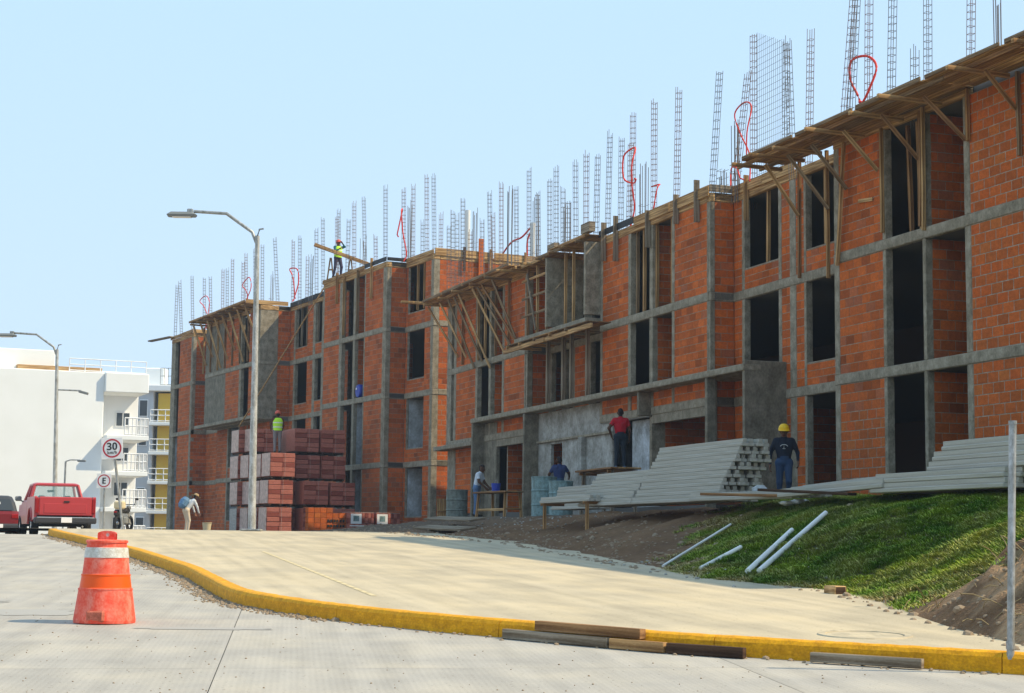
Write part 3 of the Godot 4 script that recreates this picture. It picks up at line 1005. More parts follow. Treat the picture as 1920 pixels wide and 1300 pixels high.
func build_far_block() -> void:
	begin_building("apartment_building", "farther four storey orange brick apartment block under construction behind brick pallets", FC, Vector3(82, 1.6, 0), Color(0.63, 0.15, 0.034))
	shell(LC, 65.13, 101.85, 9.0, [[65.3, 68.04, 0.9], [68.04, 75.75, 0.0], [75.75, 84.0, 1.25], [84.0, 93.5, 0.42], [93.5, 97.3, 0.9], [97.3, 101.85, 0.0]])
	# lit end wall towards the viewer
	side(LC, 1, 4, 65.13, 1.15, 9.0, "b", true)
	side(LC, 0, 1, 65.13, 1.15, 2.3, "b", true)
	side(LC, 0, 4, 65.125, 0.88, 1.15, "c")
	side(LC, 0, 1, 66.2, 2.3, 9.0, "b")
	bb("column", Vector3(65.12, 1.6, 2.3), Vector3(65.3, 4.18, 2.45), "concrete")
	face(LC, 0, 4, 0.9, [[65.26, 65.4, "c"], [65.4, 66.01, "b"], [66.01, 67.83, "qqnn"], [67.83, 68.04, "b"]])
	side(LC, 0, 4, 68.04, 0.0, 0.22, "c")
	side(LC, 0, 4, 68.06, 0.22, 0.9, "b")
	face(LC, 0, 4, 0.0, [[68.17, 68.4, "c"], [68.4, 70.43, "b"], [70.43, 70.55, "c"], [70.55, 71.6, "ppww"], [71.6, 71.85, "c"], [71.85, 73.24, "k"], [73.24, 73.6, "c"], [73.6, 75.6, "b"], [75.6, 75.75, "c"]])
	face(LC, 0, 4, 1.25, [[75.75, 79.0, "b"], [79.0, 79.35, "c"], [79.35, 80.26, "n"], [80.26, 80.6, "c"], [80.6, 81.42, "b"], [81.42, 83.18, "n"], [83.18, 83.4, "c"], [83.4, 84.0, "b"]])
	# projecting concrete box with its lit flank
	side(LC, 2, 4, 84.0, -0.35, 0.6, "c")
	side(LC, 0, 2, 84.0, 0.42, 0.6, "c")
	side(LC, 0, 4, 84.02, 0.6, 1.25, "b")
	face(LC, 2, 4, -0.35, [[84.13, 84.3, "c"], [84.3, 85.7, "b"], [85.7, 86.95, "k"], [86.95, 87.3, "c"], [87.3, 89.7, "b"], [89.7, 93.5, "o"]])
	bb("canopy", Vector3(83.9, 7.12, -0.75), Vector3(94.0, 7.29, 0.42), "concrete", 0.02)
	face(LC, 0, 2, 0.42, [[84.13, 86.4, "b"], [86.4, 86.6, "c"], [86.6, 88.0, "b"], [88.0, 88.2, "c"], [88.2, 89.4, "b"], [89.4, 89.6, "c"], [89.6, 91.4, "q"], [91.4, 91.6, "c"], [91.6, 93.5, "b"]])
	side(LC, 0, 2, 97.3, 0.0, 0.9, "b")
	face(LC, 0, 4, 0.9, [[93.5, 97.3, "b"]])
	side(LC, 0, 4, 97.3, 0.0, 0.2, "c")
	side(LC, 2, 4, 97.32, 0.2, 0.9, "b")
	face(LC, 0, 4, 0.0, [[97.43, 97.65, "c"], [97.65, 100.08, "b"], [100.08, 101.02, "ppkk"], [101.02, 101.85, "c"]])
	for r in RE_C:
		rebar_cage(Vector3(r[0], 12.85, r[1]), Vector3(r[2], 0, 0), r[3])
	for r in BU_C:
		bar_bundle(Vector3(r[0], 12.85, r[1]), r[2])
	hose([[67.44, 12.8], [67.44, 13.14], [67.5, 14.0], [67.52, 14.86], [67.83, 15.09], [68.05, 14.83], [68.06, 13.92]], 0.5, 0.03)
	hose([[81.67, 12.8], [81.67, 13.07], [81.58, 13.99], [81.85, 14.42], [81.21, 14.33], [81.08, 13.66], [81.17, 12.88]], 0.5, 0.03)
	hose([[96.07, 12.9], [96.07, 13.6], [96.35, 14.24], [96.93, 14.61], [96.31, 14.85], [95.72, 14.32], [95.73, 12.9]], 0.3, 0.025)
	hose([[89.3, 12.9], [89.31, 13.86], [89.17, 14.27], [89.57, 14.61], [88.95, 14.96], [88.71, 14.36], [89.14, 13.6]], 0.5, 0.025)
	hose([[68.9, 13.0], [68.9, 13.6], [67.6, 14.05], [66.4, 14.1], [65.9, 14.45], [65.6, 14.5], [65.9, 13.9], [65.9, 12.9]], 5.6, 0.04)
	for q in [[66.3, 2.9, 15.0], [65.6, 5.6, 14.6]]:
		put(B.node, "white_pipe", cyl(0.11, q[2] - 12.7), M["white_pipe"], Transform3D(Basis.IDENTITY, Vector3(q[0], (q[2] + 12.7) * 0.5, q[1]) - B.off))
	end_building()

func cyl(r: float, h: float, sides := 16, r2 := -1.0) -> Mesh:
	var key := "c%.3f,%.3f,%d,%.3f" % [r, h, sides, r2]
	if not CB.has(key):
		var m := CylinderMesh.new()
		m.bottom_radius = r
		m.top_radius = r if r2 < 0 else r2
		m.height = h
		m.radial_segments = sides
		m.rings = 1
		CB[key] = m
	return CB[key]

# ---------------------------------------------------------------- timber formwork
var FW: Node3D
var FB: Vector3

func begin_form(F: Transform3D, label: String, base: Vector3) -> void:
	FB = base
	FW = thing("timber_formwork", label, "formwork", F * Transform3D(Basis.IDENTITY, base), "timber formwork along the roof edges")

func wood() -> Material:
	return M["wood%d" % (rng.randi() % 5)]

func fbeam(called: String, a: Vector3, b: Vector3, h: float, w: float, m: Material = null) -> void:
	beam(FW, called, a - FB, b - FB, h, w, m if m != null else wood())

# deck boards lying along the street between s0 and s1, from d0 (inside) to d1 (outer edge)
func deck(s0: float, s1: float, d0: float, d1: float, h: float, step := 3.0) -> void:
	var n := int(ceilf((s1 - s0) / step))
	var w := 0.2
	var rows := int(roundf((d1 - d0) / w))
	for r in rows:
		for k in n:
			var a := s0 + (s1 - s0) * k / n + rng.randf_range(0.005, 0.03)
			var b := s0 + (s1 - s0) * (k + 1) / n - rng.randf_range(0.005, 0.03)
			var z := d0 + (r + 0.5) * w
			fbeam("plank", Vector3(a, h + rng.randf_range(-0.006, 0.006), z), Vector3(b, h + rng.randf_range(-0.006, 0.006), z), 0.03, w - 0.012)

func edge_board(a: Vector3, b: Vector3, h := 0.22, m: Material = null) -> void:
	var n := int(ceilf(a.distance_to(b) / 2.7))
	for k in n:
		var p := a.lerp(b, float(k) / n + 0.004)
		var q := a.lerp(b, float(k + 1) / n - 0.004)
		fbeam("edge_board", p, q, h + rng.randf_range(-0.02, 0.02), 0.035, m)

func brace_set(braces: Array, u: float, ub: float, ht: float) -> void:
	for b in braces:
		fbeam("brace", Vector3(b[0], ht, -u), Vector3(b[1], b[2], -ub), 0.09, 0.045)

func build_formwork() -> void:
	# near overhang
	begin_form(FA, "long timber overhang with diagonal braces on the nearest wing", Vector3(31, 7.4, -0.4))
	deck(16.2, 37.5, -1.15, 0.05, 10.33)
	edge_board(Vector3(16.2, 10.37, -1.17), Vector3(37.5, 10.37, -1.17), 0.09, M["wood3"])
	for z in [-1.0, -0.4]:
		for k in 7:
			fbeam("bearer", Vector3(17.0 + k * 3.0, 10.27, z), Vector3(19.98 + k * 3.0, 10.27, z), 0.09, 0.06)
	for s in [19.0, 21.5, 24.0, 26.2, 28.16, 30.49, 31.95, 33.57, 35.47, 36.3, 37.4]:
		var ex := rng.randf_range(0.2, 0.55)
		fbeam("joist", Vector3(s, 10.18, -0.1), Vector3(s - 0.06, 10.19, -1.15 - ex), 0.09, 0.075, M["wood%d" % [0, 2, 4][rng.randi() % 3]])
	brace_set(BR_P + [[19.0, 18.9, 9.2], [21.5, 21.4, 9.2], [24.0, 23.9, 9.3], [26.2, 26.1, 9.3]], 0.8, 0.09, 10.16)
	for p in PO_P + [[18.9, 7.7, 10.2], [21.4, 7.7, 10.2], [23.9, 7.7, 10.2], [26.1, 7.7, 10.2]]:
		fbeam("post", Vector3(p[0], p[1], -0.06), Vector3(p[0] + rng.randf_range(-0.04, 0.04), maxf(p[2], 10.22), -0.06), 0.085, 0.06)
	fbeam("post", Vector3(34.8, 7.45, -0.09), Vector3(34.35, 10.2, -0.16), 0.09, 0.06)
	for s in [31.9, 32.3]:   # props standing in the opening
		fbeam("post", Vector3(s, 7.78, 0.3), Vector3(s + 0.15, 10.2, 0.32), 0.09, 0.08)
	fbeam("post", Vector3(31.37, 7.78, -0.07), Vector3(31.37, 10.24, -0.05), 0.1, 0.09)
	fbeam("post", Vector3(39.9, 8.35, 0.82), Vector3(39.9, 10.2, 0.84), 0.09, 0.08)
	fbeam("post", Vector3(36.9, 8.35, 0.82), Vector3(36.95, 10.2, 0.84), 0.09, 0.08)
	fbeam("cleat", Vector3(33.35, 8.72, -0.03), Vector3(33.95, 8.78, -0.03), 0.08, 0.04, M["wood4"])
	# edge boards of the middle wing
	begin_form(FA, "pale timber edge board with hanging cleats above the middle wing", Vector3(45, 9.6, -0.05))
	edge_board(Vector3(41.55, 10.46, -0.06), Vector3(46.6, 10.46, -0.06), 0.3, M["wood2"])
	edge_board(Vector3(46.6, 10.53, -0.06), Vector3(49.3, 10.53, -0.06), 0.2, M["membrane"])
	edge_board(Vector3(41.58, 10.53, -0.04), Vector3(41.58, 10.53, 0.7), 0.22, M["wood_grey"])
	edge_board(Vector3(38.15, 10.48, 0.64), Vector3(41.6, 10.48, 0.64), 0.26, M["wood2"])
	for c in [[48.82, 10.82, 9.64], [47.86, 10.86, 9.49], [45.49, 10.61, 9.53], [43.56, 10.71, 9.89], [42.23, 10.86, 9.71]]:
		fbeam("cleat", Vector3(c[0], c[2], -0.1), Vector3(c[0], c[1], -0.1), 0.16, 0.05, M["wood_grey"] if rng.randf() < 0.5 else M["wood0"])
	fbeam("cleat", Vector3(40.7, 9.55, 0.6), Vector3(40.7, 10.75, 0.6), 0.14, 0.05, M["wood0"])
	for s in [44.25, 45.3, 46.2, 46.7]:
		fbeam("post", Vector3(s, 7.78, 0.12), Vector3(s, 10.35, 0.12), 0.09, 0.08)
	# balcony bay: stepped deck above, working platform below
	begin_form(FA, "stepped timber deck above the concrete balcony boxes", Vector3(52.5, 9.9, -0.3))
	deck(49.2, 52.4, -0.55, 0.85, 10.5)
	deck(52.4, 55.9, -0.35, 0.85, 10.42)
	for k in 3:
		fbeam("edge_board", Vector3(49.2 + k * 2.2, 10.45 - k * 0.03, -0.58 + k * 0.1), Vector3(51.38 + k * 2.2, 10.45 - k * 0.03, -0.58 + k * 0.1), 0.1, 0.05)
	for s in [49.6, 50.8, 52.0, 53.2, 54.4, 55.6]:
		fbeam("joist", Vector3(s, 10.33, 0.8), Vector3(s, 10.34, -0.7), 0.09, 0.07)
	fbeam("end_block", Vector3(49.0, 10.72, -0.4), Vector3(49.7, 10.72, -0.4), 0.3, 0.2, M["wood_grey"])
	fbeam("end_block", Vector3(52.3, 10.62, -0.3), Vector3(52.9, 10.62, -0.3), 0.25, 0.2, M["wood_grey"])
	for s in [50.9, 51.6, 53.3, 54.2, 55.1]:
		fbeam("post", Vector3(s, 7.98, -0.25), Vector3(s, 10.28, -0.25), 0.09, 0.07)
	for y in [8.7, 9.3, 9.9]:
		fbeam("rail", Vector3(53.0, y, -0.3), Vector3(55.6, y, -0.3), 0.08, 0.04)
	fbeam("brace", Vector3(55.0, 10.1, -0.35), Vector3(53.9, 8.1, -0.42), 0.09, 0.05, M["wood_grey"])
	begin_form(FA, "timber working platform on posts in front of the balcony bay", Vector3(52, 5.58, -0.5))
	deck(47.9, 55.4, -1.0, -0.2, 7.66, 2.6)
	fbeam("bearer", Vector3(47.7, 7.52, -0.92), Vector3(51.6, 7.5, -0.92), 0.14, 0.07, M["wood4"])
	fbeam("bearer", Vector3(51.6, 7.5, -0.95), Vector3(55.5, 7.48, -0.95), 0.14, 0.07, M["wood2"])
	for p in PO_5:
		fbeam("post", Vector3(p[0], 5.58, -0.42), Vector3(p[0], 7.58, -0.42), 0.12, 0.11, M["wood_grey"] if rng.randf() < 0.5 else M["wood0"])
	for s in [49.6, 51.0, 52.4, 53.8, 55.0]:
		fbeam("joist", Vector3(s, 7.57, 0.2), Vector3(s, 7.58, -1.05), 0.09, 0.07)
	# left wing overhang
	begin_form(FA, "timber overhang with long raking braces at the left end of the nearer block", Vector3(60, 7.4, -0.4))
	deck(55.4, 65.7, -0.85, 0.15, 10.43)
	edge_board(Vector3(55.4, 10.48, -0.87), Vector3(65.7, 10.48, -0.87), 0.1, M["wood3"])
	fbeam("bearer", Vector3(55.4, 10.37, -0.6), Vector3(60.5, 10.37, -0.6), 0.1, 0.07)
	fbeam("bearer", Vector3(60.55, 10.37, -0.6), Vector3(65.7, 10.37, -0.6), 0.1, 0.07)
	for s in [65.09, 63.18, 61.17, 59.27, 57.48, 55.78]:
		fbeam("joist", Vector3(s, 10.28, 0.2), Vector3(s, 10.29, -0.95 - rng.randf_range(0, 0.25)), 0.09, 0.075)
	fbeam("joist", Vector3(65.55, 10.4, -0.1), Vector3(65.6, 10.42, -1.75), 0.1, 0.16, M["wood2"])
	brace_set(BR_6, 0.65, 0.08, 10.27)
	brace_set([[62.4, 60.5, 7.7], [59.6, 57.2, 7.85], [64.2, 62.4, 8.0]], 0.6, 0.08, 10.27)
	for s in [57.6, 59.0, 60.2, 61.0, 62.9]:
		fbeam("post", Vector3(s, 7.78, -0.07), Vector3(s, 10.25, -0.07), 0.085, 0.07)
	# far block
	begin_form(FC, "timber overhang with fanned braces above the concrete box of the farther block", Vector3(89, 10.3, -0.9))
	deck(84.0, 94.0, -1.15, 0.5, 12.95)
	edge_board(Vector3(84.0, 13.0, -1.17), Vector3(94.2, 13.0, -1.17), 0.1, M["wood0"])
	edge_board(Vector3(84.0, 12.98, -1.15), Vector3(84.0, 12.98, 1.1), 0.2, M["wood4"])
	for k in 8:
		var s := 84.4 + k * 1.32
		fbeam("joist", Vector3(s, 12.8, 0.4), Vector3(s, 12.82, -1.25), 0.09, 0.075)
		fbeam("brace", Vector3(s, 12.76, -1.05), Vector3(s - 0.4 - 0.1 * (k % 3), 10.9 - 0.35 * (k % 3), -0.42), 0.1, 0.05, M["wood%d" % [0, 2, 4][k % 3]])
		fbeam("post", Vector3(s + 0.1, 10.15, -0.4), Vector3(s + 0.1, 12.74, -0.4), 0.09, 0.05)
	begin_form(FC, "thin timber edge boards round the roof of the farther block", Vector3(72, 12.6, 0))
	edge_board(Vector3(65.1, 12.92, 0.86), Vector3(68.0, 12.92, 0.86), 0.2, M["wood2"])
	edge_board(Vector3(65.09, 12.92, 0.9), Vector3(65.09, 12.92, 6.2), 0.3, M["wood4"])
	for z in [2.2, 3.4, 5.0]:
		fbeam("cleat", Vector3(65.03, 12.2, z), Vector3(65.03, 13.2, z), 0.12, 0.05, M["wood_dark"] if z < 3 else M["wood0"])
	fbeam("cleat", Vector3(65.03, 11.9, 2.95), Vector3(65.03, 13.6, 2.95), 0.22, 0.05, M["brick2"])
	edge_board(Vector3(68.0, 12.95, -0.05), Vector3(70.5, 12.95, -0.05), 0.18, M["membrane"])
	edge_board(Vector3(70.5, 12.92, -0.05), Vector3(75.8, 12.92, -0.05), 0.2, M["wood0"])
	edge_board(Vector3(68.0, 12.95, 0.0), Vector3(68.0, 12.95, 0.9), 0.16, M["membrane"])
	for c in [[69.61, 13.2, 11.44], [73.83, 13.12, 11.71], [71.2, 12.9, 10.2], [72.9, 12.9, 10.2]]:
		fbeam("cleat", Vector3(c[0], c[2], -0.08), Vector3(c[0], c[1], -0.08), 0.12, 0.05)
	for c in [[66.2, 10.7], [66.9, 10.7]]:
		fbeam("post", Vector3(c[0], c[1], 0.95), Vector3(c[0], 12.8, 0.95), 0.1, 0.06)
	edge_board(Vector3(75.8, 12.92, 1.2), Vector3(84.0, 12.92, 1.2), 0.24, M["membrane"])
	for c in [81.6, 82.4, 80.0]:
		fbeam("post", Vector3(c, 10.7, 1.3), Vector3(c, 12.8, 1.3), 0.1, 0.06, M["wood_grey"])
	edge_board(Vector3(97.3, 12.93, -0.06), Vector3(102.0, 12.93, -0.06), 0.2, M["wood0"])
	edge_board(Vector3(97.28, 12.93, -0.05), Vector3(97.28, 12.93, 0.9), 0.22, M["wood4"])
	fbeam("plank", Vector3(101.3, 12.98, -0.2), Vector3(103.6, 12.9, -0.9), 0.08, 0.3, M["wood_grey"])
	# long thin pole leaning from the roof to the ground
	var pole := thing("raking_pole", "long thin pole leaning from the roof down behind the brick pallets", "pole", FC * Transform3D(Basis.IDENTITY, Vector3(80.5, 1.5, -3.0)))
	tube(pole, "shaft", [Vector3(0.6, 5.0, 0.8), Vector3(-2.6, 11.9, 4.0)], 0.035, M["wood2"], 6)

# ---------------------------------------------------------------- white flats far behind
func railing(p: Node3D, a: Vector3, b: Vector3, h: float, m: Material, step := 0.45, r := 0.035) -> void:
	a.z = -a.z
	b.z = -b.z
	var st := newst()
	var n := int(maxf(2, roundf(a.distance_to(b) / step)))
	for k in n + 1:
		var q := a.lerp(b, float(k) / n)
		add_tube(st, [q, q + UP * h], r, 4)
	for y in [0.1, h * 0.55, h]:
		add_tube(st, [a + UP * y, b + UP * y], r, 4)
	put(p, "railing", st.commit(), m)

func dbox(parent: Node, called: String, mn: Vector3, mx: Vector3, m: Material, c := 0.01) -> MeshInstance3D:   # z counted away from the viewer
	return box(parent, called, Vector3(mn.x, mn.y, -mx.z), Vector3(mx.x, mx.y, -mn.z), m, c)

func build_white_flats() -> void:
	var w := thing("white_apartment_building", "bright white finished apartment block with small balconies at the far left", "building", Transform3D(Basis(UP, 0.42), Vector3(-31.35, 0.8, -135) - Basis(UP, 0.42) * Vector3(4.65, 0, 0)))
	dbox(w, "wall", Vector3(-30, 0, 0), Vector3(4.65, 13.05, 12), M["white_wall"], 0.05)
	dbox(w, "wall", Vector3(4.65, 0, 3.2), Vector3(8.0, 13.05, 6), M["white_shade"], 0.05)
	dbox(w, "roof_slab", Vector3(4.65, 11.55, -0.4), Vector3(8.0, 13.05, 3.2), M["white_wall"], 0.05)
	dbox(w, "stair_tower", Vector3(-30, 13.06, 1.5), Vector3(1.1, 14.7, 12), M["white_wall"], 0.05)
	dbox(w, "roof_slab", Vector3(-1.8, 13.06, 0.8), Vector3(4.6, 13.45, 6), M["wood4"], 0.02)
	var wn := dbox(w, "window", Vector3(-4.5, 3.2, -0.06), Vector3(-3.2, 7.0, 0.0), M["grey_wall"], 0.02)
	dbox(wn, "pane", Vector3(-0.5, -1.75, -0.06), Vector3(0.5, 1.75, -0.035), M["window_dark"], 0.01)
	railing(w, Vector3(2.0, 13.05, 0.3), Vector3(7.9, 13.05, 0.3), 1.0, M["white_paint"], 1.2, 0.04)
	for k in 4:
		var y := 8.2 - k * 2.74
		dbox(w, "balcony", Vector3(4.7, y - 0.35, -1.2), Vector3(7.95, y, 3.2), M["white_wall"], 0.03)
		railing(w, Vector3(6.1, y, -1.1), Vector3(7.9, y, -1.1), 1.35, M["white_paint"], 0.3, 0.05)
		railing(w, Vector3(7.9, y, -1.1), Vector3(7.9, y, 2.4), 1.35, M["white_paint"], 0.3, 0.05)
		var f := dbox(w, "window", Vector3(6.2, y + 0.9, 3.1), Vector3(7.4, y + 2.1, 3.2), M["white_paint"], 0.02)
		dbox(f, "pane", Vector3(-0.5, -0.5, -0.09), Vector3(-0.05, 0.5, -0.052), M["window_dark"], 0.01)
		dbox(f, "pane", Vector3(0.05, -0.5, -0.09), Vector3(0.5, 0.5, -0.052), M["window_dark"], 0.01)
	var yb := thing("yellow_apartment_building", "finished apartment block with yellow bays and white balcony rails behind the building site", "building", at(Vector3(-33, 0.6, -160)))
	dbox(yb, "wall", Vector3(-2.3, 0, 0), Vector3(0.4, 14.3, 14), M["grey_wall"], 0.05)
	dbox(yb, "wall", Vector3(0.4, 0, 1.5), Vector3(6.5, 13.9, 14), M["grey_wall"], 0.05)
	dbox(yb, "yellow_bay", Vector3(0.75, 0, 0.2), Vector3(2.4, 13.8, 1.5), M["yellow_wall"], 0.05)
	dbox(yb, "yellow_bay", Vector3(4.6, 0, 0.9), Vector3(6.2, 13.8, 1.5), M["yellow_wall"], 0.05)
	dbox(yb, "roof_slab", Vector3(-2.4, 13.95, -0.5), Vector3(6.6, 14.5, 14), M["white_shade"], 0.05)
	dbox(yb, "water_tank", Vector3(-0.9, 14.5, 2), Vector3(0.9, 16.3, 4), M["white_wall"], 0.1)
	railing(yb, Vector3(0.9, 14.5, 0.2), Vector3(6.5, 14.5, 0.2), 1.6, M["galv"], 0.35, 0.03)
	for k in 5:
		var y := 11.1 - k * 2.66
		dbox(yb, "balcony", Vector3(0.2, y - 0.3, -0.9), Vector3(6.5, y, 1.5), M["white_wall"], 0.03)
		railing(yb, Vector3(0.3, y, -0.8), Vector3(6.4, y, -0.8), 1.1, M["white_paint"], 0.7, 0.045)
		for x in [-1.8, -0.9]:
			var f := dbox(yb, "window", Vector3(x, y + 0.5, -0.08), Vector3(x + 0.8, y + 2.1, 0.0), M["white_paint"], 0.02)
			dbox(f, "pane", Vector3(-0.33, -0.7, -0.08), Vector3(0.33, 0.7, -0.042), M["window_dark"], 0.01)

# ---------------------------------------------------------------- street furniture
func text_mesh(s: String, h: float, depth: float) -> TextMesh:
	var t := TextMesh.new()
	var f := SystemFont.new()
	f.font_names = PackedStringArray(["Droid Sans"])
	f.font_weight = 700
	t.font = f
	t.text = s
	t.font_size = 64
	t.pixel_size = h / 46.0
	t.depth = depth
	return t

func ring_mesh(r0: float, r1: float, th: float) -> ArrayMesh:   # flat ring facing +z
	var st := newst()
	for k in 40:
		var a := TAU * k / 40
		var b := TAU * (k + 1) / 40
		var da := Vector3(cos(a), sin(a), 0)
		var db := Vector3(cos(b), sin(b), 0)
		var z := Vector3(0, 0, th)
		quad(st, da * r0 + z, da * r1 + z, db * r1 + z, db * r0 + z, Vector3.BACK)
		quad(st, da * r1, da * r1 + z, db * r1 + z, db * r1, (da + db).normalized())
	return st.commit()

func street_lamp(label: String, foot: Vector3, top: Vector3, reach: float, r: float, extra := false) -> void:
	var o := thing("street_lamp", label, "street lamp", at(foot), "street lamps along the road")
	var t := top - foot
	put(o, "base_plate", cbox(Vector3(r * 5, 0.05, r * 5), 0.01), M["galv"], at(Vector3(0, 0.025, 0)))
	tube(o, "pole", [Vector3.ZERO, t * 0.5, t], [r, r * 0.8, r * 0.58], M["galv_light"], 14)
	var k := reach / 1.8
	var e := t + Vector3(-0.85 * k, 0.6 * k, 0)
	var arm := []
	for i in 7:
		arm.append(t + Vector3(0, -0.25 * (1 - i / 6.0), 0) if i == 0 else t.lerp(e, i / 6.0))
	for i in 4:
		arm.append(e + Vector3(-0.2 * k * (i + 1) * 1.1, 0.012 * (i + 1), 0))
	tube(o, "arm", arm, r * 0.42, M["galv"], 8)
	put(o, "bracket", cbox(Vector3(0.16, 0.12, 0.1), 0.02), M["galv"], at(e + Vector3(-0.98 * k, 0.06, 0)))
	var head := put(o, "lamp_head", loft([rrect(0.75 * k, 0.26, -0.1, 0.06), rrect(0.8 * k, 0.3, -0.05, 0.06), rrect(0.62 * k, 0.22, 0.02, 0.06)]), M["lamp_head"], at(e + Vector3(-1.2 * k, 0.0, 0)))
	put(head, "lens", cbox(Vector3(0.5 * k, 0.02, 0.2), 0.005), M["sign_white"], at(Vector3(0, -0.112, 0)))
	tube(o, "photocell", [t, t + Vector3(0.05, 0.18, 0), t + Vector3(0.16, 0.2, 0)], r * 0.25, M["galv"], 6)
	if extra:
		var b := t * 0.79
		tube(o, "side_arm", [b, b + Vector3(0.6, -0.02, 0), b + Vector3(0.95, -0.03, 0)], 0.035, M["galv"], 6)
		put(o, "side_lamp_head", cbox(Vector3(0.36, 0.1, 0.2), 0.02), M["lamp_head"], Transform3D(Basis(Vector3.BACK, -0.25), b + Vector3(1.05, -0.1, 0)))

func sign_post(called: String, label: String, foot: Vector3, ce: Vector3, size: float, text: String, turn: float, small := "") -> void:
	var o := thing(called, label, "road sign", at(foot))
	var c := ce - foot
	tube(o, "post", [Vector3.ZERO, c + Vector3(0, size * 0.4, -0.04)], 0.035, M["galv"], 8)
	var bs := Basis(Vector3.BACK, turn)
	var pl := put(o, "plate", cbox(Vector3(size, size, 0.012), 0.004), M["sign_white"], Transform3D(bs, c))
	put(pl, "red_ring", ring_mesh(size * 0.365, size * 0.44, 0.004), M["sign_red"], at(Vector3(0, 0, 0.007)))
	put(pl, "lettering", text_mesh(text, size * (0.42 if small == "" else 0.34), 0.006), M["sign_black"], at(Vector3(0, 0.0 if small == "" else size * 0.08, 0.011)))
	if small != "":
		put(pl, "small_lettering", text_mesh(small, size * 0.13, 0.006), M["sign_black"], at(Vector3(0, -size * 0.2, 0.011)))

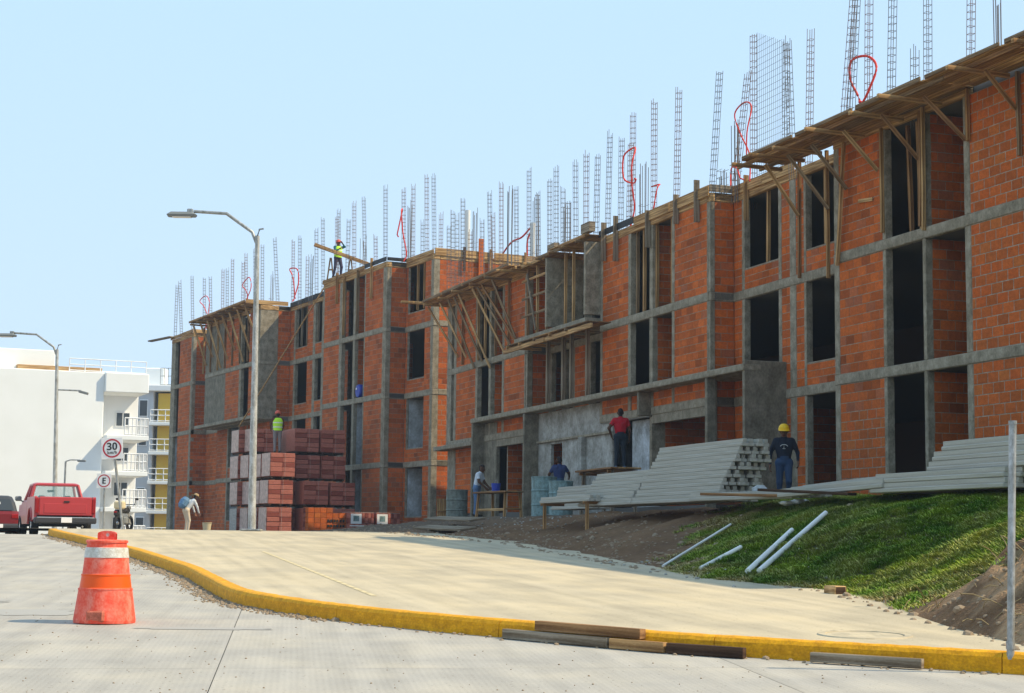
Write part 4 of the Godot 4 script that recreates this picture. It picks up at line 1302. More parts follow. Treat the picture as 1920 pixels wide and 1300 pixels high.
func build_street() -> void:
	street_lamp("tall galvanised street lamp standing on the apron crest before the brick pallets", Vector3(-6.82, 1.36, -46.7), Vector3(-6.88, 9.25, -46.7), 1.8, 0.105)
	street_lamp("street lamp behind the red pickup in front of the white wall", Vector3(-17.5, 0.95, -68.0), Vector3(-17.68, 8.4, -68.0), 1.75, 0.1, true)
	var sl := thing("street_lamp", "tiny distant street lamp seen just above the pickup cab", "street lamp", at(Vector3(-27.3, 0.9, -108.0)), "street lamps along the road")
	tube(sl, "pole", [Vector3.ZERO, Vector3(0.02, 4.9, 0)], 0.06, M["galv"], 8)
	tube(sl, "arm", [Vector3(0.02, 4.9, 0), Vector3(0.3, 5.0, 0), Vector3(0.9, 5.0, 0)], 0.04, M["galv"], 6)
	put(sl, "lamp_head", cbox(Vector3(0.5, 0.12, 0.25), 0.03), M["lamp_head"], at(Vector3(1.0, 4.95, 0)))
	sign_post("speed_limit_sign", "white square speed limit sign reading 30 km/h on a leaning post", Vector3(-10.26, 1.36, -46.9), Vector3(-10.6, 3.5, -46.8), 0.57, "30", 0.06, "km/h")
	sign_post("parking_sign", "small white sign with a black E in a red ring behind the pickup", Vector3(-15.62, 1.0, -68.0), Vector3(-15.66, 3.33, -67.96), 0.56, "E", 0.0)
	var gp := thing("steel_post", "plain galvanised steel post standing at the kerb on the right edge", "post", at(Vector3(4.0, 0.28, -14.2)))
	tube(gp, "shaft", [Vector3(0, -0.05, 0), Vector3(0.03, 1.0, 0), Vector3(0.055, 1.83, 0)], 0.03, M["galv"], 14)
	put(gp, "cap", cyl(0.034, 0.03), M["galv"], at(Vector3(0.056, 1.84, 0)))
	put(gp, "collar", cyl(0.036, 0.06), M["galv"], at(Vector3(0.002, 0.06, 0)))
	var tp := thing("tarpaulin_stake", "pale upright stake just behind the steel post", "stake", at(Vector3(5.72, 1.62, -19.3)))
	beam(tp, "stake", Vector3(0, -0.3, 0), Vector3(0.03, 0.85, 0), 0.05, 0.05, M["white_paint"])
	# traffic drum
	var o := thing("traffic_drum", "scuffed orange traffic drum with a white band on the road", "traffic drum", at(Vector3(-4.14, 0.25, -18.21), -0.2))
	var lo := [[0.31, 0.0], [0.315, 0.03], [0.29, 0.2], [0.272, 0.33], [0.276, 0.335], [0.276, 0.35], [0.268, 0.353]]
	var pr := func(a: Array) -> Array:
		var q := []
		for v in a:
			q.append(Vector2(v[0], v[1]))
		return q
	put(o, "lower_body", lathe(pr.call(lo), 36), M["cone"])
	put(o, "middle_band", lathe(pr.call([[0.268, 0.353], [0.262, 0.36], [0.246, 0.475], [0.25, 0.48], [0.25, 0.492], [0.243, 0.495]]), 36), M["cone_band"])
	put(o, "upper_body", lathe(pr.call([[0.243, 0.495], [0.238, 0.5], [0.222, 0.66]]), 36), M["cone"])
	put(o, "white_band", lathe(pr.call([[0.222, 0.66], [0.228, 0.662], [0.215, 0.762], [0.208, 0.765]]), 36), M["cone_white"])
	put(o, "rim", lathe(pr.call([[0.208, 0.765], [0.204, 0.77], [0.2, 0.81], [0.212, 0.815], [0.212, 0.835], [0.198, 0.842], [0.0, 0.848]]), 36), M["cone"])
	var hs := newst()
	var hp := []
	for k in 9:
		var a := PI * k / 8.0
		hp.append(Vector3(cos(a) * 0.1 * (1.0 if k in [3, 4, 5] else 1.0), 0.845 + 0.06 + sin(a) * 0.03, 0))
	for k in 8:
		for z in [-0.018, 0.018]:
			var zz := Vector3(0, 0, z)
			quad(hs, Vector3(hp[k].x, 0.84, z), hp[k] + zz, hp[k + 1] + zz, Vector3(hp[k + 1].x, 0.84, z), Vector3(0, 0, signf(z)))
		quad(hs, hp[k] - Vector3(0, 0, 0.018), hp[k] + Vector3(0, 0, 0.018), hp[k + 1] + Vector3(0, 0, 0.018), hp[k + 1] - Vector3(0, 0, 0.018), UP)
	var h := put(o, "handle", hs.commit(), M["cone"])
	put(h, "handle_hole", cyl(0.018, 0.04, 12), M["cone_white"], Transform3D(Basis(Vector3.RIGHT, PI / 2), Vector3(0.01, 0.892, 0)))
	put(o, "foot_recess", cbox(Vector3(0.2, 0.12, 0.05), 0.02), M["cone_dust"], at(Vector3(0.03, 0.075, 0.288)))
	# boards lying along the kerb
	var kb := [["weathered grey brown board at the kerb, leftmost of the lower row", -0.01, 16.95, 0.93, 16.07, 0.0, "wood_grey", 0.09],
		["short pale board in the middle of the lower row at the kerb", 0.95, 16.05, 1.4, 15.66, 0.0, "wood0", 0.09],
		["dark brown board at the right end of the lower row at the kerb", 1.42, 15.65, 2.04, 15.24, 0.0, "wood_dark", 0.09],
		["reddish brown board stacked on top of the kerb boards", 0.3, 16.74, 1.22, 15.9, 0.095, "wood1", 0.09],
		["separate pale grey board lying at the kerb toward the steel post", 2.56, 14.98, 3.38, 14.5, 0.0, "wood_grey", 0.08]]
	for b in kb:
		var a := Vector3(b[1], hroad(b[2]) + 0.047 + b[5], -b[2])
		var c := Vector3(b[3], hroad(b[4]) + 0.047 + b[5], -b[4])
		var mid := (a + c) * 0.5 + Vector3(-0.03, 0, 0.09)
		var t := put(self, "kerb_board", cbox(Vector3(snappedf(a.distance_to(c), 0.01), b[7], 0.07 + b[5] * 0.2), 0.005), M[b[6]], Transform3D(along(a, c), mid))
		tag(t, b[0], "board", "boards along the kerb")

# ---------------------------------------------------------------- vehicles
func wheel(p: Node3D, pos: Vector3, r: float, w: float) -> void:
	var tm := lathe([Vector2(r * 0.6, -w / 2), Vector2(r * 0.9, -w / 2), Vector2(r, -w * 0.36), Vector2(r, w * 0.36), Vector2(r * 0.9, w / 2), Vector2(r * 0.6, w / 2)], 24)
	var wh := put(p, "wheel", tm, M["rubber"], Transform3D(Basis(Vector3.BACK, PI / 2), pos))
	put(wh, "rim", lathe([Vector2(0.0, -w * 0.4), Vector2(r * 0.2, -w * 0.45), Vector2(r * 0.6, -w * 0.38), Vector2(r * 0.62, w * 0.38), Vector2(r * 0.2, w * 0.45), Vector2(0.0, w * 0.4)], 20), M["chrome"])

func extrude_x(poly: Array, x0: float, x1: float, inset := 0.0) -> ArrayMesh:   # poly of Vector2(z, y)
	var ra := []
	var rb := []
	for q in poly:
		ra.append(Vector3(x0, q.y, q.x))
		rb.append(Vector3(x1, q.y, q.x))
	var st := newst()
	var tr := Geometry2D.triangulate_polygon(PackedVector2Array(poly))
	for i in range(0, tr.size(), 3):
		tri(st, ra[tr[i]], ra[tr[i + 1]], ra[tr[i + 2]], Vector3(signf(x0 - x1), 0, 0))
		tri(st, rb[tr[i]], rb[tr[i + 1]], rb[tr[i + 2]], Vector3(signf(x1 - x0), 0, 0))
	var cw := Geometry2D.is_polygon_clockwise(PackedVector2Array(poly))
	for k in poly.size():
		var k2 := (k + 1) % poly.size()
		var e: Vector2 = poly[k2] - poly[k]
		var n := Vector3(0, -e.x, e.y) * (1.0 if not cw else -1.0)
		quad(st, ra[k], rb[k], rb[k2], ra[k2], n.normalized())
	return st.commit()

func build_vehicles() -> void:
	# pickup seen from behind: z = 0 at the tailgate, the nose points away (-z)
	var o := thing("pickup_truck", "faded red pickup truck parked with its tailgate towards the viewer", "pickup", Transform3D(Basis(UP, 0.375), Vector3(-12.74, 1.165, -50.6)))
	var red: Material = M["red_paint"]
	for s in [-1.0, 1.0]:
		var pf := [Vector2(-0.02, 0.5), Vector2(-0.02, 1.1), Vector2(-0.06, 1.13), Vector2(-1.95, 1.13), Vector2(-1.95, 0.42), Vector2(-1.42, 0.42)]
		for k in 9:
			var a := PI * k / 8.0
			pf.append(Vector2(-1.0 - cos(a) * 0.42, 0.42 + sin(a) * 0.4))
		pf.append(Vector2(-0.5, 0.45))
		put(o, "bed_side", extrude_x(pf, s * 0.86, s * 0.78), red)
		var lip := []
		for k in 11:
			var a := PI * k / 10.0
			lip.append(Vector3(s * 0.87, 0.42 + sin(a) * 0.41, -1.0 - cos(a) * 0.43))
		tube(o, "fender_lip", lip, 0.025, red, 6)
		put(o, "tail_light", cbox(Vector3(0.1, 0.42, 0.06), 0.015), M["tail_light"], at(Vector3(s * 0.8, 0.86, -0.005)))
	put(o, "bed_floor", cbox(Vector3(1.56, 0.06, 1.93), 0.005), red, at(Vector3(0, 0.62, -0.97)))
	put(o, "bed_front", cbox(Vector3(1.56, 0.56, 0.05), 0.01), red, at(Vector3(0, 0.86, -1.93)))
	var tg := put(o, "tailgate", cbox(Vector3(1.48, 0.54, 0.07), 0.025), red, at(Vector3(0, 0.85, -0.0)))
	put(tg, "tailgate_handle", cbox(Vector3(0.16, 0.05, 0.03), 0.01), M["black"], at(Vector3(0.03, 0.13, 0.045)))
	put(tg, "pressed_panel", cbox(Vector3(1.2, 0.28, 0.02), 0.008), red, at(Vector3(0, -0.06, 0.034)))
	var bp := put(o, "rear_bumper", loft([rrect(1.7, 0.22, 0.36, 0.05), rrect(1.74, 0.26, 0.4, 0.05), rrect(1.74, 0.26, 0.5, 0.05), rrect(1.7, 0.22, 0.54, 0.05)]), M["bumper"], at(Vector3(0, 0, 0.08)))
	put(bp, "bumper_trim", cbox(Vector3(1.6, 0.025, 0.02), 0.005), M["chrome"], at(Vector3(0, 0.53, 0.12)))
	put(bp, "licence_plate", cbox(Vector3(0.3, 0.15, 0.015), 0.004), M["sign_white"], at(Vector3(0.02, 0.46, 0.14)))
	# cab: body below the belt, greenhouse above with real openings for the glass
	put(o, "cab_body", loft([rrect(1.66, 1.5, 0.36, 0.1, -2.75), rrect(1.72, 1.54, 0.6, 0.1, -2.75), rrect(1.7, 1.54, 1.0, 0.1, -2.75), rrect(1.62, 1.5, 1.06, 0.1, -2.75)]), red)
	put(o, "bonnet", loft([rrect(1.6, 1.15, 0.36, 0.12, -4.0), rrect(1.66, 1.2, 0.6, 0.14, -4.0), rrect(1.62, 1.15, 0.94, 0.14, -4.0), rrect(1.4, 1.0, 1.0, 0.14, -3.98)]), red)
	var rf := put(o, "roof", loft([rrect(1.36, 1.06, 1.5, 0.1, -2.68), rrect(1.36, 1.06, 1.54, 0.12, -2.68), rrect(1.2, 0.92, 1.58, 0.12, -2.68)]), red)
	rf.position.y = 0.0
	for s in [-1.0, 1.0]:
		beam(o, "rear_pillar", Vector3(s * 0.75, 1.03, -2.02), Vector3(s * 0.62, 1.52, -2.2), 0.09, 0.07, red)
		beam(o, "door_pillar", Vector3(s * 0.78, 1.03, -2.5), Vector3(s * 0.64, 1.52, -2.55), 0.07, 0.05, red)
		beam(o, "front_pillar", Vector3(s * 0.76, 1.03, -3.5), Vector3(s * 0.62, 1.52, -3.15), 0.08, 0.06, red)
		put(o, "door_mirror", cbox(Vector3(0.19, 0.15, 0.08), 0.03), M["lamp_head"], at(Vector3(s * 0.98, 1.12, -3.2)))
		tube(o, "mirror_arm", [Vector3(s * 0.8, 1.02, -3.25), Vector3(s * 0.95, 1.08, -3.2)], 0.02, M["black"], 6)
		put(o, "seat_headrest", cbox(Vector3(0.22, 0.18, 0.1), 0.04), M["black"], at(Vector3(s * 0.38, 1.12, -2.5)))
		for z in [-1.0, -4.0]:
			wheel(o, Vector3(s * 0.74, 0.31, z), 0.33, 0.21)
	var st := newst()
	quad(st, Vector3(-0.72, 1.06, -2.03), Vector3(0.72, 1.06, -2.03), Vector3(0.6, 1.49, -2.17), Vector3(-0.6, 1.49, -2.17), Vector3(0, 0.3, 1).normalized())
	put(o, "rear_window", st.commit(), M["glass"])
	st = newst()
	quad(st, Vector3(-0.72, 1.06, -3.47), Vector3(0.72, 1.06, -3.47), Vector3(0.6, 1.49, -3.16), Vector3(-0.6, 1.49, -3.16), Vector3(0, 0.5, -1).normalized())
	put(o, "windscreen", st.commit(), M["glass"])
	put(o, "dashboard", cbox(Vector3(1.4, 0.12, 0.3), 0.04), M["black"], at(Vector3(0, 1.06, -3.3)))
	var rm := put(o, "rear_view_mirror", cbox(Vector3(0.2, 0.07, 0.03), 0.01), M["black"], at(Vector3(-0.05, 1.36, -3.1)))
	rm.rotation.z = 0.05
	put(o, "underbody", cbox(Vector3(1.3, 0.25, 4.2), 0.03), M["black"], at(Vector3(0, 0.42, -2.2)))
	tube(o, "exhaust", [Vector3(0.45, 0.3, -0.6), Vector3(0.5, 0.28, 0.02)], 0.03, M["chrome"], 8)
	# dark red car in front of it, cut by the frame
	var c := thing("hatchback_car", "dark red hatchback partly out of frame in front of the pickup", "car", Transform3D(Basis(UP, 0.375), Vector3(-16.95, 1.03, -58.2)))
	put(c, "body", loft([rrect(1.6, 3.7, 0.25, 0.2, -1.85), rrect(1.7, 3.8, 0.5, 0.22, -1.85), rrect(1.68, 3.76, 0.85, 0.24, -1.85), rrect(1.56, 3.6, 0.95, 0.24, -1.85)]), M["dark_red"])
	put(c, "cabin", loft([rrect(1.5, 2.2, 0.95, 0.2, -1.35), rrect(1.36, 1.9, 1.25, 0.2, -1.4), rrect(1.2, 1.5, 1.44, 0.2, -1.45), rrect(1.0, 1.2, 1.48, 0.2, -1.45)]), M["bumper"])
	st = newst()
	quad(st, Vector3(-0.62, 0.98, -0.2), Vector3(0.62, 0.98, -0.2), Vector3(0.5, 1.36, -0.52), Vector3(-0.5, 1.36, -0.52), Vector3(0, 0.5, 1).normalized())
	put(c, "rear_window", st.commit(), M["window_dark"])
	put(c, "window_sticker", cbox(Vector3(0.16, 0.1, 0.01), 0.002), M["sign_white"], Transform3D(Basis(Vector3.RIGHT, -0.68), Vector3(0.1, 1.22, -0.385)))
	for s in [-1.0, 1.0]:
		put(c, "tail_light", cbox(Vector3(0.28, 0.16, 0.08), 0.03), M["tail_light"], at(Vector3(s * 0.64, 0.78, 0.02)))
		for z in [-0.7, -3.0]:
			wheel(c, Vector3(s * 0.74, 0.28, z), 0.29, 0.18)
	put(c, "rear_bumper", cbox(Vector3(1.66, 0.24, 0.2), 0.06), M["bumper"], at(Vector3(0, 0.42, 0.02)))
	put(c, "licence_plate", cbox(Vector3(0.3, 0.14, 0.015), 0.004), M["sign_white"], at(Vector3(0.1, 0.45, 0.125)))
	# motorcycle standing by the sign posts
	var m := thing("motorcycle", "dark motorcycle with a tan carrier parked behind the speed limit sign", "motorcycle", Transform3D(Basis(UP, -0.15), Vector3(-14.45, 1.38, -66.0)))
	for z in [0.55, -0.7]:
		var tm := lathe([Vector2(0.22, -0.05), Vector2(0.28, -0.055), Vector2(0.31, 0.0), Vector2(0.28, 0.055), Vector2(0.22, 0.05)], 24)
		var wh := put(m, "wheel", tm, M["rubber"], Transform3D(Basis(Vector3.BACK, PI / 2), Vector3(0, 0.31, z)))
		put(wh, "rim", cyl(0.05, 0.1), M["chrome"])
	put(m, "engine", cbox(Vector3(0.26, 0.3, 0.4), 0.06), M["lamp_head"], at(Vector3(0, 0.42, -0.1)))
	put(m, "fuel_tank", loft([rrect(0.2, 0.36, 0.68, 0.08, -0.2), rrect(0.3, 0.46, 0.78, 0.1, -0.2), rrect(0.2, 0.36, 0.9, 0.08, -0.2)]), M["black"])
	put(m, "seat", loft([rrect(0.2, 0.6, 0.7, 0.08, 0.3), rrect(0.28, 0.66, 0.76, 0.1, 0.3), rrect(0.22, 0.6, 0.82, 0.08, 0.3)]), M["black"])
	put(m, "rear_mudguard", cbox(Vector3(0.16, 0.2, 0.5), 0.06), M["black"], at(Vector3(0, 0.66, 0.55)))
	put(m, "carrier_box", cbox(Vector3(0.38, 0.3, 0.3), 0.05), M["bucket"], at(Vector3(0.05, 0.98, 0.5)))
	tube(m, "fork", [Vector3(0, 0.31, -0.7), Vector3(0, 0.98, -0.42)], 0.045, M["chrome"], 8)
	tube(m, "handlebar", [Vector3(-0.36, 1.0, -0.3), Vector3(-0.12, 1.02, -0.42), Vector3(0.12, 1.02, -0.42), Vector3(0.36, 1.0, -0.3)], 0.018, M["black"], 6)
	for s in [-1.0, 1.0]:
		tube(m, "mirror_stalk", [Vector3(s * 0.28, 1.0, -0.36), Vector3(s * 0.36, 1.2, -0.36)], 0.01, M["black"], 5)
		put(m, "mirror", cbox(Vector3(0.13, 0.08, 0.03), 0.02), M["black"], at(Vector3(s * 0.38, 1.22, -0.36)))
	put(m, "headlight", cbox(Vector3(0.18, 0.18, 0.12), 0.05), M["lamp_head"], at(Vector3(0, 0.9, -0.55)))
	put(m, "tail_light", cbox(Vector3(0.12, 0.07, 0.05), 0.02), M["tail_light"], at(Vector3(0, 0.72, 0.8)))
	beam(m, "side_stand", Vector3(0.1, 0.3, 0.0), Vector3(0.28, 0.0, 0.05), 0.025, 0.025, M["black"])

# ---------------------------------------------------------------- brick pallets
func pallet(label: String, p: Vector3, left: String, grp: String, h := 1.03, tone := 0) -> void:
	# p = near-left lower corner in the far block's frame; 1.08 m each way
	var o := thing("brick_pallet", label, "brick pallet", FC * Transform3D(Basis(UP, rng.randf_range(-0.03, 0.03)), p), grp)
	var w := 1.06
	for k in 3:
		box(o, "pallet_runner", Vector3(0.02, 0.0, 0.05 + k * 0.44), Vector3(w - 0.02, 0.07, 0.13 + k * 0.44), M["wood_dark"], 0.005)
	var n := 5
	var rh := (h - 0.07) / n
	for r in n:
		# a course: five hollow blocks side by side along the visible front, ends showing to the left
		var c := Node3D.new()
		for q in 2:
			var z0 := 0.01 + q * 0.525 + rng.randf_range(0, 0.006)
			box(o, "brick_course", Vector3(rng.randf_range(0, 0.02), 0.072 + rh * r, z0), Vector3(w, 0.072 + rh * (r + 1) - 0.012, z0 + 0.515), M["pallet_red" if (r + q + tone) % 3 else "pallet_red2"], 0.012)
		c.free()
	box(o, "wrap_side", Vector3(0.03, 0.09, -0.012), Vector3(w - 0.02, h - 0.01, 0.005), M[left], 0.004)
	for s in [0.62]:
		box(o, "strap", Vector3(-0.006, 0.06, s), Vector3(0.0, h, s + 0.012), M["pale_wrap"], 0.0)
		box(o, "strap", Vector3(-0.006, h - 0.002, s), Vector3(w, h + 0.004, s + 0.012), M["pale_wrap"], 0.0)

func build_pallets() -> void:
	# local frame of the far block: near faces look down the street, left faces look out to the road
	var s0 := 68.0
	var z0 := -5.0
	var y0 := 1.42
	var g := "wrapped brick pallets stacked in front of the farther block"
	var col := [z0, z0 + 1.55, z0 + 2.72]
	pallet("lowest wrapped brick pallet at the left front corner, right of the lamp post foot", Vector3(s0, y0, col[0]), "pale_wrap", g)
	pallet("second brick pallet up at the left front corner, with a torn pale side", Vector3(s0, y0 + 1.1, col[0] + 0.04), "pale_wrap", g, 1.03, 1)
	pallet("third brick pallet up at the left front corner, under the worker in the yellow vest", Vector3(s0, y0 + 2.2, col[0] + 0.1), "pale_wrap", g)
	pallet("lowest brick pallet of the middle front column", Vector3(s0, y0, col[1]), "pallet_red", g, 1.03, 2)
	pallet("upper brick pallet of the middle front column", Vector3(s0, y0 + 1.1, col[1]), "pallet_red", g)
	pallet("lowest brick pallet of the right front column", Vector3(s0, y0, col[2]), "pallet_red", g)
	pallet("upper brick pallet of the right front column", Vector3(s0, y0 + 1.1, col[2]), "pallet_red", g, 1.0, 1)
	for r in 3:
		for c in 3:
			var s: float = s0 + 1.2 + r * 1.2
			for l in 4:
				if r == 1 and c > 0 and l < 3:
					continue
				if r == 2 and (c > 0):
					continue
				if c == 0 and r == 0 and l == 3:
					continue
				var nm := "wrapped brick pallet inside the stack behind the front row"
				if l == 3 and c == 1 and r == 0:
					nm = "topmost brick pallet right of the worker in the yellow vest"
				elif l == 3 and c == 2 and r == 0:
					nm = "topmost brick pallet at the right end of the stack"
				elif c == 0 and l >= 2 and r > 0:
					nm = "pale sided brick pallet at the upper left of the stack, beside the lamp post"
				elif c == 0 and r == 2 and l == 0:
					nm = "bottom left pallet with a printed grey wrapper beside the lamp post"
				pallet(nm, Vector3(s, y0 + l * 1.1, col[c] + rng.randf_range(-0.05, 0.1) - (0.15 if r == 2 else 0.0)), "label_grey" if (c == 0 and l == 0 and r == 2) else ("pale_wrap" if c == 0 else "pallet_red"), g, 1.03, l)
	# loose orange blocks and labelled packs at the foot
	for k in 2:
		var lp := thing("block_pack", ["pack of dark red hollow blocks with a white label beside the loose orange bricks", "rightmost pack of dark red hollow blocks with a white label on the dirt"][k], "block pack", FC * Transform3D(Basis.IDENTITY, Vector3(s0 - 2.0, 1.42, -2.2 + k * 1.12)), "labelled packs of hollow blocks")
		for q in 8:
			for r in 4:
				box(lp, "hollow_block", Vector3(0.0, r * 0.21, q * 0.13), Vector3(0.9, r * 0.21 + 0.2, q * 0.13 + 0.12), M["pallet_red" if (q + r) % 2 else "pallet_red2"], 0.01)
		var lb := box(lp, "label", Vector3(-0.008, 0.4, 0.04), Vector3(-0.002, 0.8, 0.5), M["foam"], 0.0)
		box(lb, "label_print", Vector3(-0.006, -0.1, -0.12), Vector3(-0.0035, 0.12, 0.12), M["teal"], 0.0)
		box(lp, "strap", Vector3(-0.006, 0.3, 0.0), Vector3(-0.001, 0.34, 1.03), M["foam"], 0.0)
		box(lp, "top_sheet", Vector3(0, 0.842, 0.0), Vector3(0.9, 0.86, 1.03), M["pale_wrap"], 0.004)
	var hb := newst()
	var ob := thing("orange_brick_heap", "heap of unwrapped bright orange hollow bricks in front of the pallets", "brick heap", FC * Transform3D(Basis.IDENTITY, Vector3(s0 - 1.6, 1.42, -3.8)))
	for q in 7:
		for r in 5:
			if r == 4 and q > 3:
				continue
			var b := box(ob, "brick", Vector3(rng.randf_range(0, 0.03), r * 0.205, q * 0.26), Vector3(0.36, r * 0.205 + 0.195, q * 0.26 + 0.25), M["brick%d" % ((q * 3 + r) % 8)], 0.006)
			if r < 3 and q > 2:
				for hx in [-0.06, 0.06]:
					box(b, "hollow", Vector3(-0.2, -0.05, hx - 0.04), Vector3(-0.178, 0.05, hx + 0.04), M["black"], 0.0)

# ---------------------------------------------------------------- concrete joists
var JM := {}

func joist_mesh(l: float) -> ArrayMesh:
	l = snappedf(l, 0.1)
	if JM.has(l):
		return JM[l]
	var st := newst()
	# flat soffit flange with a narrow web: an inverted tee
	add_cbox(st, Vector3(l, 0.07, 0.155), Vector3(0, 0.035, 0), Basis.IDENTITY, 0.012)
	add_cbox(st, Vector3(l, 0.078, 0.085), Vector3(0, 0.109, 0), Basis.IDENTITY, 0.006)
	JM[l] = st.commit()
	return JM[l]

func joist(label: String, grp: String, p: Vector3, turn: float, l: float, tilt := 0.0, m := "joist") -> void:
	var o := put(self, "concrete_joist", joist_mesh(l), M[m], FA * Transform3D(Basis(UP, turn) * Basis(Vector3.BACK, tilt), p))
	tag(o, label, "joist", grp)

func joist_pile(label: String, grp: String, p: Vector3, rows: int, wide: int, l: float, lean: float, stag: float, turn := 0.0) -> void:
	for r in rows:
		for k in wide - int(r * 0.35):
			joist(label + ", " + ["lowest", "second", "third", "fourth", "fifth", "sixth", "seventh", "topmost"][r if r < rows - 1 else 7] + " layer", grp, p + Basis(UP, turn) * Vector3(stag * r + rng.randf_range(-0.05, 0.05), r * 0.152, k * 0.165 + lean * r), turn + rng.randf_range(-0.006, 0.006), l + rng.randi_range(-1, 1) * 0.1)

func build_joists() -> void:
	# heights follow the terrace; positions in the near block's frame (x along, z = depth; negative = in front)
	joist_pile("pale joist in the wide lower half of the pile nearest the steel post", "joists in the right pile", Vector3(22.95, 1.97, -5.2), 2, 6, 3.6, 0.03, 0.0)
	joist_pile("pale joist in the upper half of the pile nearest the steel post", "joists on the right pile", Vector3(21.6, 2.275, -5.0), 3, 4, 3.6, 0.05, -0.1)
	joist_pile("pale joist in the tall pile left of the yellow helmet worker", "joists in the tall middle pile", Vector3(32.95, 1.97, -5.0), 8, 6, 4.0, 0.07, -0.04)
	joist_pile("pale joist in the low pile in front of the red shirt worker", "joists in the lower left pile", Vector3(36.6, 1.97, -5.0), 5, 6, 3.0, 0.1, -0.03)
	joist_pile("pale joist in the small bundle beside the teal drum", "joists in the small left bundle", Vector3(42.6, 2.0, -3.5), 4, 4, 2.6, 0.05, -0.02)
	for k in 4:
		joist("pale concrete joist lying flat on the bank edge below the yellow helmet worker", "joists lying flat on the bank edge", Vector3(29.3, 1.95 + 0.01 * k, -5.3 + k * 0.19), 0.012 * k, 4.2, 0.006)
	for k in 3:
		joist("pale concrete joist leaning across the bank edge left of the right pile", "joists leaning across the bank edge", Vector3(26.0, 2.0 + k * 0.04, -5.3 + k * 0.19), 0.05 - 0.03 * k, 3.2, -0.03)
	for k in 3:
		joist("pale concrete joist carried on stakes at the left end of the bank", "joists carried on stakes", Vector3(38.4, 2.07, -5.25 + k * 0.17), 0.0, 3.2, 0.0)
	for k in [[36.95, -5.2], [39.7, -5.2]]:
		var st := thing("wooden_stake", "wooden stake holding up the joists, %s" % ["nearer of the two" if k[0] < 38 else "farther of the two, with a red brown rail"], "stake", FA * Transform3D(Basis.IDENTITY, Vector3(k[0], 1.3, k[1] - 0.1)), "stakes under the joists")
		beam(st, "stake", Vector3(0, -0.2, 0), Vector3(0, 0.72, 0), 0.07, 0.07, M["wood0"])
		beam(st, "rail", Vector3(0, 0.74, -0.1), Vector3(0, 0.74, 0.5), 0.06, 0.06, M["wood1"])
	for k in [[26.3, -5.6, 0.05, "dark weathered board lying on the right half of the bank edge"], [28.6, -5.6, 0.03, "reddish weathered board lying on the bank edge below the yellow helmet worker"]]:
		var t := put(self, "weathered_board", cbox(Vector3(2.2, 0.05, 0.2), 0.005), M["wood_dark"] if k[0] < 27 else M["wood1"], FA * Transform3D(Basis(UP, 0.25) * Basis(Vector3.BACK, k[2]), Vector3(k[0], 2.02, k[1])))
		tag(t, k[3], "board", "boards on the bank edge")

# ---------------------------------------------------------------- things on the site
func drum(called: String, label: String, xf: Transform3D, r: float, h: float, m: Material) -> Node3D:
	var o := thing(called, label, "drum", xf)
	put(o, "body", lathe([Vector2(0, 0.0), Vector2(r * 0.98, 0.0), Vector2(r, 0.02), Vector2(r * 0.98, h * 0.3), Vector2(r * 1.03, h * 0.33), Vector2(r * 0.98, h * 0.36), Vector2(r * 0.98, h * 0.64), Vector2(r * 1.03, h * 0.67), Vector2(r * 0.98, h * 0.7), Vector2(r, h - 0.02), Vector2(r * 0.97, h), Vector2(r * 0.9, h - 0.01), Vector2(r * 0.88, h - 0.25), Vector2(0, h - 0.26)], 28), m)
	put(o, "hoop", lathe([Vector2(r * 1.0, h - 0.04), Vector2(r * 1.03, h - 0.03), Vector2(r * 1.03, h), Vector2(r * 0.96, h + 0.005)], 28), m)
	return o

